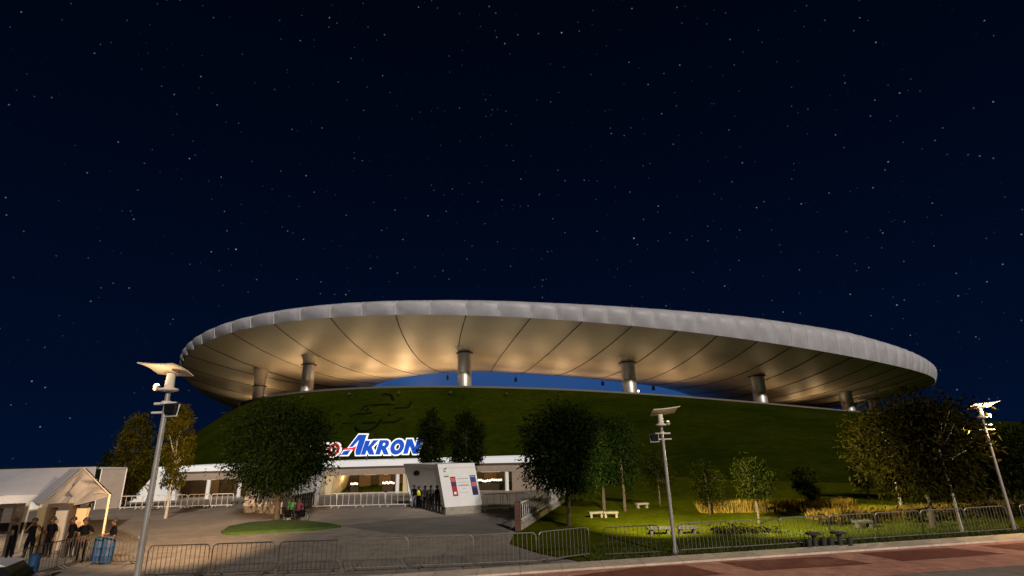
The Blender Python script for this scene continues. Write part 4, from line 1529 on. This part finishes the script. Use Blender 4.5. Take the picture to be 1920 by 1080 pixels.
# ------------------------------------------------------------------ benches and tables on the lawn
def bench(label, p, rz, L, h, m, group):
    t_ = thing('stone_bench', label, 'bench', (p.x, p.y, ground_z(p.x, p.y) + .04), rz, group)
    s = MB()
    s.box((0, 0, h), (L, .42, .11))
    s.build('seat', m, t_)
    for sx in (-1, 1):
        q = MB()
        q.box((sx * L * .36, 0, h / 2 - .03), (.14, .36, h - .055), 0, .8)
        q.build('leg', m, t_)
    return t_


GBN = 'stone benches on the lawn'
b1 = bench('pale stone bench left of the pair under the slim trees', G(1118, 972), .1, .9, .30, M['stone'], GBN)
for px, py, lab, rz in ((1146, 972, 'pale stone bench right of the pair under the slim trees', -.1), (1204, 954, 'lone pale bench on the mound foot left of the middle lamp', .2)):
    dup(b1, gz(G(px, py)) + Vector((0, 0, .04)), rz, lab)
b2 = bench('long dull stone bench left of the middle lamp pole, behind the barriers', G(1237, 1004), .02, 1.15, .30, M['dstone'], GBN)
dup(b2, G(1289, 1003) + Vector((0, 0, .04)), .02, 'dull stone bench just right of the middle lamp pole', (.8, 1, 1))
dup(b2, G(1620, 992) + Vector((0, 0, .04)), .02, 'dull stone bench behind the barriers left of the biggest tree', (.7, 1, 1))


def ptable(label, p, rz):
    t_ = thing('stone_table', label, 'table', (p.x, p.y, .04), rz, 'stone tables behind the barriers')
    t_.scale = (.72, .72, .85)
    s = MB()
    s.lathe((0, 0, .55), [(.38, 0), (.42, .02), (.42, .08), (.36, .1)], 14)
    s.build('tabletop', M['dstone'], t_)
    q = MB()
    q.lathe((0, 0, -.02), [(.2, 0), (.13, .12), (.11, .4), (.17, .56)], 10)
    q.build('pedestal', M['dstone'], t_)
    for sx in (-1, 1):
        g = MB()
        g.lathe((sx * .48, -.1, -.02), [(.15, 0), (.12, .1), (.17, .36), (.17, .42)], 10)
        g.build('stool', M['dstone'], t_)
    return t_


t1 = ptable('round stone table behind the barriers, left one of two', G(1530, 1028), .2)
dup(t1, G(1577, 1026) + Vector((0, 0, .04)), -.3, 'round stone table behind the barriers, right one of two')

# ------------------------------------------------------------------ people
def person(label, loc, yaw, h=1.72, top='cloth', bottom='trouser', pose='stand', hairm='hair', group=None, arms=None, vest=None, wide=1.0):
    t_ = thing('person', label, 'person', tuple(loc), yaw, group)
    k_ = h / 1.75
    V, E, R, Mx = [], [], [], []

    def vert(p, r, par=None, mi=0):
        V.append((p[0] * k_, p[1] * k_, p[2] * k_))
        R.append(r * k_)
        Mx.append(mi)
        i = len(V) - 1
        if par is not None:
            E.append((par, i))
        return i
    sit = pose == 'sit'
    hz = .93 if not sit else .55
    pel = vert((0, 0, hz), (.15, ) [0] * wide, None, 1)
    belly = vert((0, .01, hz + .16), .135 * wide, pel, 0)
    fw = .05 if pose != 'bend' else .16
    chest = vert((0, fw * .4, hz + .36), .155 * wide, belly, 0)
    sh = vert((0, fw * .5, hz + .50), .10, chest, 0)
    neck = vert((0, fw * .7, hz + .585), .055, sh, 2)
    jaw = vert((0, fw + .03, hz + .655), .078, neck, 2)
    skull = vert((0, fw + .015, hz + .755), .098, jaw, 2)
    vert((0, fw + .005, hz + .82), .06, skull, 2)
    vert((0, fw + .125, hz + .70), .014, jaw, 2)       # nose
    for s in (-1, 1):
        vert((s * .095, fw + .01, hz + .715), .018, jaw, 2)   # ears
    for si, s in enumerate((-1, 1)):
        hip = vert((s * .095, 0, hz - .06), .105, pel, 1)
        if sit:
            kn = vert((s * .13, .42, hz + .0), .072, hip, 1)
            an = vert((s * .13, .45, .10), .045, kn, 1)
        else:
            st_ = .04 * s if pose == 'stand' else .12 * s
            kn = vert((s * .11, .02 + st_, .50), .072, hip, 1)
            an = vert((s * .12, -.01 + st_ * 1.2, .09), .046, kn, 1)
        f0 = V[an]
        fy = f0[1] / k_
        toe = vert((s * .14, fy + .15, .035), .036, an, 3)
        vert((s * .13, fy - .05, .04), .034, an, 3)
        ap = (arms or ['down', 'down'])[si]
        so = vert((s * .195 * wide, fw * .5, hz + .475), .066, sh, 0)
        if ap == 'down':
            el, wr_ = (s * .27 * wide, -.01, hz + .21), (s * .28 * wide, .07, hz - .03)
        elif ap == 'face':
            el, wr_ = (s * .27, .17, hz + .30), (s * .09, .24, hz + .60)
        elif ap == 'hip':
            el, wr_ = (s * .42, -.03, hz + .26), (s * .20, .08, hz + .06)
        elif ap == 'cross':
            el, wr_ = (s * .27, .05, hz + .20), (-s * .04, .22, hz + .26)
        else:
            el, wr_ = (s * .25, .12, hz + .24), (s * .22, .36, hz + .20)
        e_i = vert(el, .047, so, 0)
        w_i = vert(wr_, .032, e_i, 2)
        d = Vector(wr_) - Vector(el)
        d.normalize()
        sd = d.cross(Vector((0, 0, 1)))
        sd = sd.normalized() if sd.length > .1 else Vector((0, 1, 0))
        pm_ = Vector(wr_) + d * .065
        p_i = vert(pm_, .030, w_i, 2)
        for f_i, (o_, ln) in enumerate(((-.030, .075), (-.010, .088), (.010, .082), (.030, .064))):
            a1 = pm_ + d * .035 + sd * o_
            a2 = a1 + d * ln * .5
            a3 = a2 + d * ln * .45 + Vector((0, .012, -.012))
            q = vert(a1, .0095, p_i, 2)
            q = vert(a2, .0088, q, 2)
            vert(a3, .0075, q, 2)
        q = vert(pm_ - d * .02 + sd * .045, .0105, p_i, 2)
        vert(pm_ + d * .02 + sd * .07, .009, q, 2)
    me = bpy.data.meshes.new('body_rig')
    me.from_pydata(V, E, [])
    o = bpy.data.objects.new('body_rig', me)
    COL.objects.link(o)
    md = o.modifiers.new('skin', 'SKIN')
    md.use_smooth_shade = True
    md.branch_smoothing = .4
    for i, sv in enumerate(me.skin_vertices[0].data):
        sv.radius = (R[i], R[i])
        sv.use_root = (i == 0)
    o.modifiers.new('sub', 'SUBSURF').render_levels = 1
    o.modifiers['sub'].levels = 1
    dg = bpy.context.evaluated_depsgraph_get()
    bm_ = bpy.data.meshes.new_from_object(o.evaluated_get(dg))
    bpy.data.objects.remove(o)
    bm_.name = 'body'
    bm_.materials.clear()
    for mname in (top, bottom, 'skin', 'black'):
        bm_.materials.append(M[mname])
    VV = np.array(V)
    mi = np.array(Mx)
    segs = [(np.array(V[a]), np.array(V[b]), Mx[b]) for a, b in E]
    A_ = np.array([s[0] for s in segs])
    B_ = np.array([s[1] for s in segs])
    D_ = B_ - A_
    LL = (D_ ** 2).sum(1) + 1e-9
    for p in bm_.polygons:
        c = np.array(p.center)
        tt = np.clip(((c - A_) * D_).sum(1) / LL, 0, 1)
        ds = np.linalg.norm(A_ + D_ * tt[:, None] - c, axis=1)
        p.material_index = int(segs[int(np.argmin(ds))][2])
        p.use_smooth = True
    body = bpy.data.objects.new('body', bm_)
    COL.objects.link(body)
    body.parent = t_
    hb_ = MB()
    hc = (0, (fw + .0) * k_, (hz + .745) * k_)
    rr_ = .118 * k_
    prof = [(rr_ * math.cos(a), rr_ * 1.05 * math.sin(a)) for a in np.linspace(-.35, PI / 2 - .02, 7)]
    hb_.lathe((hc[0], hc[1] - .018, hc[2]), prof, 14)
    hb_.build('hair', M[hairm], t_, smooth='all')
    if vest:
        vb = MB()
        vb.lathe((0, .012 * k_, (hz + .1) * k_), [(.165 * k_, 0), (.18 * k_, .2 * k_), (.185 * k_, .33 * k_), (.12 * k_, .42 * k_)], 14)
        vb.build('safety_vest', M[vest], t_, smooth='all')
    return t_


# guards under the tent
person('person in dark clothes at the far left, arms crossed beside a gate frame', G(14, 1052), 2.6, 1.76, arms=['cross', 'cross'])
person('person in black lifting both hands to the face under the tent', G(48, 1053), -2.4, 1.76, arms=['face', 'face'])
person('broad person in a dark padded jacket with hands on hips under the tent', G(148, 1055), 2.9, 1.78, arms=['hip', 'hip'], wide=1.3)
person('person in black leaning forward behind the blue drums', G(203, 1056), 2.3, 1.74, arms=['down', 'reach'])
person('person half hidden behind the glazed gate frame', G(86, 1046), 3.0, 1.72)
person('person standing just right of the glazed gate frame', G(126, 1046), 2.7, 1.70)
# yellow vest by the left lamp
person('person in a yellow vest far behind the left lamp pole', G(277, 957), 3.0, 1.72, top='greyc', vest='hivis')
# in the gate kiosk
kf = lambda u, v: kA + (kB - kA).normalized() * u + (kC - kA).normalized() * v
person('person in black top and grey trousers at the kiosk entrance', G(776, 953), 2.9, 1.72, bottom='grey_tr')
person('person in a yellow vest between the turnstiles of the kiosk', G(785, 954), 2.6, 1.66, vest='hivis')
person('person in a dark jacket in the middle of the kiosk queue', G(797, 955), 2.8, 1.72, top='greyc')
person('person in a dark jacket, third from the right in the kiosk passage', G(807, 956), -2.8, 1.74, top='greyc')
person('dark dressed person beside the leaning edge of the front panel', G(820, 957), 2.5, 1.76)
# seated pair under the tree
sb0 = G(566, 977)
sbench = thing('park_bench', 'dark low bench under the seated pair by the big tree', 'bench', tuple(G(553, 976)), -.05)
q = MB()
q.box((0, 0, .42), (1.7, .42, .06))
q.build('seat', M['dsteel'], sbench)
for sx in (-1, 1):
    q = MB()
    q.box((sx * .7, 0, .2), (.06, .36, .4))
    q.build('leg', M['dsteel'], sbench)
person('seated person in a green shirt beside the big tree', G(546, 976) + Vector((0, 0, .0)), PI + .15, 1.86, top='greenc', pose='sit', arms=['reach', 'down'])
person('seated person in a maroon shirt right of the green shirt', G(559, 976) + Vector((0, 0, .0)), PI - .1, 1.82, top='maroon', pose='sit', arms=['down', 'reach'])
# bicycle in front of them
bp = G(554, 980)
bk = thing('bicycle', 'dark bicycle with pannier bags parked before the seated pair', 'bicycle', tuple(bp), -.05)
for sx in (-.56, .56):
    w_ = MB()
    ring_ = [(sx + .33 * math.cos(a), 0, .34 + .33 * math.sin(a)) for a in np.linspace(0, 2 * PI, 25)[:-1]]
    w_.tube(ring_, .024, 6, closed=True)
    wh = w_.build('wheel', M['rubber'], bk, smooth=True)
    s_ = MB()
    for a in np.linspace(0, 2 * PI, 13)[:-1]:
        s_.tube([(sx, 0, .34), (sx + .315 * math.cos(a), 0, .34 + .315 * math.sin(a))], .005, 4)
    s_.build('spokes', M['wsteel'], wh)
f_ = MB()
P_ = {'r': (-.56, 0, .34), 'bb': (-.08, 0, .30), 'st': (-.22, 0, .85), 'hd': (.38, 0, .86), 'hb': (.42, 0, .70), 'f': (.56, 0, .34)}
for a, b in (('r', 'bb'), ('r', 'st'), ('bb', 'st'), ('bb', 'hb'), ('st', 'hd'), ('hb', 'f'), ('hd', 'hb')):
    f_.tube([P_[a], P_[b]], .02, 6)
f_.build('frame', M['black'], bk)
h_ = MB()
h_.tube([(.30, -.28, 1.02), (.40, -.12, 1.0), (.38, 0, .98), (.40, .12, 1.0), (.30, .28, 1.02)], .016, 6)
h_.tube([(.38, 0, .86), (.38, 0, .98)], .016, 6)
h_.build('handlebar', M['black'], bk)
s_ = MB()
s_.box((-.24, 0, .92), (.28, .14, .06), 0, .8)
s_.build('saddle', M['black'], bk)
for sx, sy in ((-.52, -.14), (-.52, .14), (.45, -.16)):
    g = MB()
    g.box((sx, sy, .58), (.40, .16, .42), 0, .88)
    g.build('pannier_bag', M['cloth'], bk)

# ------------------------------------------------------------------ tents
def skin_grid(s, A, B, C_, D, nu=12, nv_=8, sag=.08):
    """sagging cloth between A-B (top) and D-C (bottom), given thickness"""
    off0 = len(s.v)
    for k_ in (0, 1):
        for i in range(nu + 1):
            for j in range(nv_ + 1):
                u, v = i / nu, j / nv_
                p = lineq(lineq(A, B, u), lineq(D, C_, u), v)
                z = -sag * math.sin(PI * u) ** 2 * math.sin(PI * v) * (1 + .5 * math.sin(u * 19)) - .02 * k_
                s.v.append((p.x, p.y - .04 * math.sin(u * 23 + v * 3), p.z + z))
    m_ = (nu + 1) * (nv_ + 1)
    for i in range(nu):
        for j in range(nv_):
            a = off0 + i * (nv_ + 1) + j
            q_ = (a, a + 1, a + nv_ + 2, a + nv_ + 1)
            s.f += [q_, tuple(x + m_ for x in q_[::-1])]


# long marquee behind, its side towards the street
marq = thing('marquee_tent', 'long white marquee with a low pitched roof running out of the left of the picture', 'tent', tuple(G(60, 1010)))
R0, E0 = atd(180, 875, 43), atd(172, 924, 40)
run = Vector((-1, 0, 0))
R1, E1 = R0 + run * 26, E0 + run * 26
R1.y, E1.y = R0.y - 1.0, E0.y - 1.0
q = MB()
skin_grid(q, R1, R0, E0, E1, 26, 8, .12)
q.build('front_roof_slope', M['canvas'], marq, smooth='all', world=True)
q = MB()
bs = Vector((0, 3.6, 0))
skin_grid(q, R1, R0, Vector((R0.x - 3.6, R0.y + 3.4, E0.z)), Vector((R1.x, R1.y + 3.6, E0.z)), 16, 6, .05)
q.build('rear_roof_slope', M['canvas'], marq, smooth='all', world=True)
q = MB()
skin_grid(q, E1, E0, E0 + Vector((0, -.03, -.52)), E1 + Vector((0, -.03, -.52)), 26, 4, .04)
q.build('front_valance', M['canvas'], marq, smooth='all', world=True)
q = MB()
q.tube([E0 + Vector((0, .1, -.56)), E1 + Vector((0, .1, -.56))], .06, 6)
q.build('eave_beam', M['cream'], marq, world=True)
for k_ in (0, 6, 12, 18, 24):
    p = E0 + run * k_
    q = MB()
    q.tube([Vector((p.x, p.y + .1, 0)), Vector((p.x, p.y + .1, p.z - .05))], .05, 8)
    q.build('pole', M['cream'], marq, world=True)
# porch tent in front: only its gable and poles face the street
tent = thing('gable_tent', 'white porch tent with a sagging creased gable cloth on two cream poles over the guards', 'tent', tuple(G(120, 1045)))
fLb, fRb = G(58, 1041), G(184, 1053)          # feet of the gable poles
dL_, dR_ = math.hypot(fLb.x, fLb.y), math.hypot(fRb.x, fRb.y)
pLt = atd(83, 945, dL_ + .3)
pRt = atd(211, 927, dR_ + .6)
apex = atd(163, 878, (dL_ + dR_) / 2 + .1)
bdir = Vector((-.76, .65, 0)) * 3.6
q = MB()
skin_grid(q, apex, apex + bdir, pLt + bdir, pLt, 10, 8, .06)
q.build('roof_slope', M['canvas'], tent, smooth='all', world=True)
q = MB()
skin_grid(q, apex, apex + bdir, pRt + bdir, pRt, 10, 8, .06)
q.build('roof_slope', M['canvas'], tent, smooth='all', world=True)
g_ = MB()
hemL, hemR = pLt + Vector((0, 0, -.14)), pRt + Vector((0, 0, -.06))
nu, nv_ = 40, 16
gd = (pRt - pLt)
gn = Vector((gd.y, -gd.x, 0)).normalized()
for k_ in (0, 1):
    for i in range(nu + 1):
        u = i / nu
        tpt = lineq(pLt, apex, u / .62) if u < .62 else lineq(apex, pRt, (u - .62) / .38)
        bpt = lineq(hemL, hemR, u) + Vector((0, 0, -.16 * math.sin(PI * u)))
        for j in range(nv_ + 1):
            v = j / nv_
            p = lineq(tpt, bpt, v)
            w_ = (u - .62) * 9 + v * 4.2 * (1 if u > .45 else .6)
            fold = (.15 * math.sin(w_ * 1.7) + .085 * math.sin(w_ * 3.9 + 1 + v * 5)) * math.sin(PI * min(1, v * 1.05)) * min(1, 4.4 * u * (1 - u))
            p = p + gn * (fold + .10 + k_ * -.02)
            g_.v.append(tuple(p))
m_ = (nu + 1) * (nv_ + 1)
for i in range(nu):
    for j in range(nv_):
        a = i * (nv_ + 1) + j
        q_ = (a, a + 1, a + nv_ + 2, a + nv_ + 1)
        g_.f += [q_, tuple(x + m_ for x in q_[::-1])]
g_.build('gable_cloth', M['gable'], tent, smooth='all', world=True)
for f_, t2 in ((fLb, pLt), (fRb, pRt)):
    p_ = MB()
    p_.tube([f_, t2 + gn * .12], .05, 8)
    p_.build('pole', M['cream'], tent, world=True)
    p_ = MB()
    p_.tube([Vector((f_.x, f_.y, 0)) + bdir, t2 + bdir], .05, 8)
    p_.build('pole', M['cream'], tent, world=True)
b3 = MB()
b3.tube([pLt + gn * .14, apex + gn * .14, pRt + gn * .14], .03, 8)
b3.build('roof_arch', M['cream'], tent, world=True)
fr_ = MB()
va, vb_ = pLt + bdir * .97, pRt + bdir * .97
skin_grid(fr_, va, vb_, vb_ + Vector((0, 0, -.42)), va + Vector((0, 0, -.42)), 10, 4, .03)
fr_.build('rear_valance', M['white'], tent, smooth='all', world=True)
b3 = MB()
b3.tube([pLt + bdir * .9 + Vector((0, 0, -.45)), pRt + bdir * .9 + Vector((0, 0, -.45))], .05, 6)
b3.build('tie_beam', M['cream'], tent, world=True)
lp = (pLt + pRt) / 2 + bdir * .75 + Vector((0, 0, .1))
lb_ = MB()
lb_.box(lp, (.9, .12, .08))
lb_.build('tube_lamp', M['softbulb'], tent, world=True)
lamp('tent_light', 'AREA', tuple(lp + Vector((0, 0, -.1)) - tent.location), 75, (1, .74, .44), tent, size=1.0, aim=(0, .8, -1))
lp2 = lp + Vector((-6, 1.0, 0))
lb_ = MB()
lb_.box(lp2, (.9, .12, .08))
lb_.build('tube_lamp', M['softbulb'], marq, world=True)
lamp('tent_light', 'AREA', tuple(lp2 + Vector((0, 0, -.1)) - marq.location), 110, (1, .74, .44), marq, size=1.0, aim=(0, .8, -1))
# second tent behind
t2p = Vector((atd(178, 905, 70).x, atd(178, 905, 70).y, -.3))
t2q = Vector((atd(233, 905, 70).x, atd(233, 905, 70).y, -.3))
tb = thing('white_tent', 'white box tent showing its beige end wall behind the marquee', 'tent', tuple(t2p))
up3 = Vector((0, 0, 3.72))
bk_ = Vector((-3.4, 3.6, 0))
w_ = MB()
w_.hexa([t2p + Vector((.5, 0, 0)), t2q, t2q + Vector((0, .1, 0)), t2p + Vector((.5, .1, 0))], [t2p + Vector((.5, 0, 3.8)), t2q + Vector((0, 0, 3.8)), t2q + Vector((0, .1, 3.8)), t2p + Vector((.5, .1, 3.8))])
w_.build('end_wall', M['gable'], tb, world=True)
w_ = MB()
a_, b_ = t2p + Vector((.3, -.15, 3.85)), t2q + Vector((.12, -.12, 3.81))
w_.hexa([a_, b_, b_ + bk_, a_ + bk_], [a_ + Vector((0, 0, .2)), b_ + Vector((0, 0, .12)), b_ + bk_ + Vector((0, 0, .12)), a_ + bk_ + Vector((0, 0, .2))])
w_.build('flat_roof', M['canvas'], tb, world=True)
for p in (t2p + Vector((.5, -.06, 0)), t2q + Vector((.04, -.04, 0))):
    q = MB()
    q.tube([p, p + Vector((0, 0, 3.85))], .05, 8)
    q.build('pole', M['white'], tb, world=True)

# walk-through gate frames under the tent
def gateframe(label, p, rz, w, h, panel):
    t_ = thing('walkthrough_gate', label, 'gate frame', tuple(p), rz, 'walk through gate frames')
    for sx in (-1, 1):
        q = MB()
        q.box((sx * w / 2, 0, h / 2), (.12, .55, h))
        q.build('side_panel', M['brown'], t_)
    q = MB()
    q.box((0, 0, h + .08), (w + .12, .55, .16))
    q.build('header', M['brown'], t_)
    if panel:
        q = MB()
        q.box((.0, .1, h * .52), (w * .72, .04, h * .8))
        q.build('glass_panel', M['glass'], t_)
        q = MB()
        q.box((-w * .5 - .36, .05, h * .5), (.56, .06, h))
        q.build('side_board', mat('khaki_board', (.13, .10, .05), .7), t_)
        q = MB()
        q.box((w * .5 + .32, .05, h * .48), (.46, .06, h * .95))
        q.build('side_board', mat('tan_board', (.36, .27, .15), .7), t_)
    return t_


gateframe('glazed gate frame with khaki side board between two guards', G(100, 1044), .15, .95, 2.15, True)
gateframe('dark gate frame at the left picture edge behind a guard', G(-6, 1043), .1, .95, 2.15, False)

# blue drums and bin
def drum(label, p, h, r):
    t_ = thing('blue_drum', label, 'drum', tuple(p), 0, 'blue plastic drums')
    q = MB()
    q.lathe((0, 0, 0), [(r * .92, 0), (r, .04), (r, h * .3), (r * 1.05, h * .32), (r * 1.05, h * .35), (r, h * .37), (r, h * .64), (r * 1.05, h * .66), (r * 1.05, h * .69), (r, h * .71), (r * .97, h * .95), (r * .93, h)], 18)
    q.build('barrel', M['blue'], t_, smooth=True)
    q = MB()
    q.lathe((0, 0, h + .002), [(r * .96, 0), (r * .99, .02), (r * .99, .05), (r * .9, .06)], 18)
    q.build('lid', M['blue'], t_, smooth=True)
    return t_


d1 = drum('blue plastic drum left of the pole, before the leaning guard', G(181, 1056), .95, .23)
dup(d1, G(197, 1057), .4, 'blue plastic drum right of the pole, before the leaning guard', (1.05, 1.05, 1.06))
dup(d1, G(54, 1098), 0, 'blue drum at the bottom left beside the parked car', (.72, .72, 1.02))
bn = thing('blue_bin', 'small blue bin with a white mark at the bottom left corner', 'bin', tuple(G(30, 1104)), .3)
q = MB()
q.box((0, 0, .3), (.42, .38, .6), 0, 1.12)
q.build('bin_body', M['blue'], bn)
q = MB()
q.box((0, 0, .62), (.52, .48, .05))
q.build('bin_lid', M['blue'], bn)
q = MB()
q.box((.0, -.215, .4), (.16, .02, .08))
q.build('white_mark', M['white'], bn)

# parked car, only its roof corner is inside the picture
cp = atd(-115, 1150, 22.5)
car = thing('parked_car', 'dark blue car with a pale roof at the bottom left corner', 'car', (cp.x, cp.y, 0), .42)
secs = [(-2.1, .45, .62, .62), (-1.95, .75, .35, .85), (-.9, .85, .25, .92), (.9, .85, .25, .95), (1.9, .83, .3, .98), (2.12, .72, .45, .9)]
q = MB()
for x, hw, z0, z1 in secs:
    q.v += [(x, -hw * .96, z0), (x, -hw, (z0 + z1) / 2), (x, -hw * .93, z1), (x, hw * .93, z1), (x, hw, (z0 + z1) / 2), (x, hw * .96, z0)]
for i in range(len(secs) - 1):
    for j in range(6):
        j2 = (j + 1) % 6
        q.f.append((i * 6 + j, i * 6 + j2, (i + 1) * 6 + j2, (i + 1) * 6 + j))
q.f += [(0, 1, 2, 3, 4, 5), tuple((len(secs) - 1) * 6 + j for j in (5, 4, 3, 2, 1, 0))]
body = q.build('body', M['carb'], car, smooth=True)
q = MB()
q.hexa([(-1.15, -.78, .9), (1.75, -.8, .9), (1.75, .8, .9), (-1.15, .78, .9)], [(-.35, -.62, 1.42), (1.35, -.64, 1.42), (1.35, .64, 1.42), (-.35, .62, 1.42)])
q.build('window_band', M['cglass'], car)
q = MB()
q.hexa([(-.42, -.65, 1.41), (1.42, -.67, 1.41), (1.42, .67, 1.41), (-.42, .65, 1.41)], [(-.25, -.55, 1.49), (1.2, -.57, 1.49), (1.2, .57, 1.49), (-.25, .55, 1.49)])
q.build('roof', M['carw'], car)
for sx in (-1.3, 1.3):
    for sy in (-.8, .8):
        q = MB()
        ring_ = [(sx + .25 * math.cos(a), sy, .32 + .25 * math.sin(a)) for a in np.linspace(0, 2 * PI, 19)[:-1]]
        q.tube(ring_, .09, 8, closed=True)
        wh = q.build('wheel', M['rubber'], car, smooth=True)
        q = MB()
        q.tube([(sx, sy - .06, .32), (sx, sy + .06, .32)], .2, 12)
        q.build('rim', M['galv'], wh)
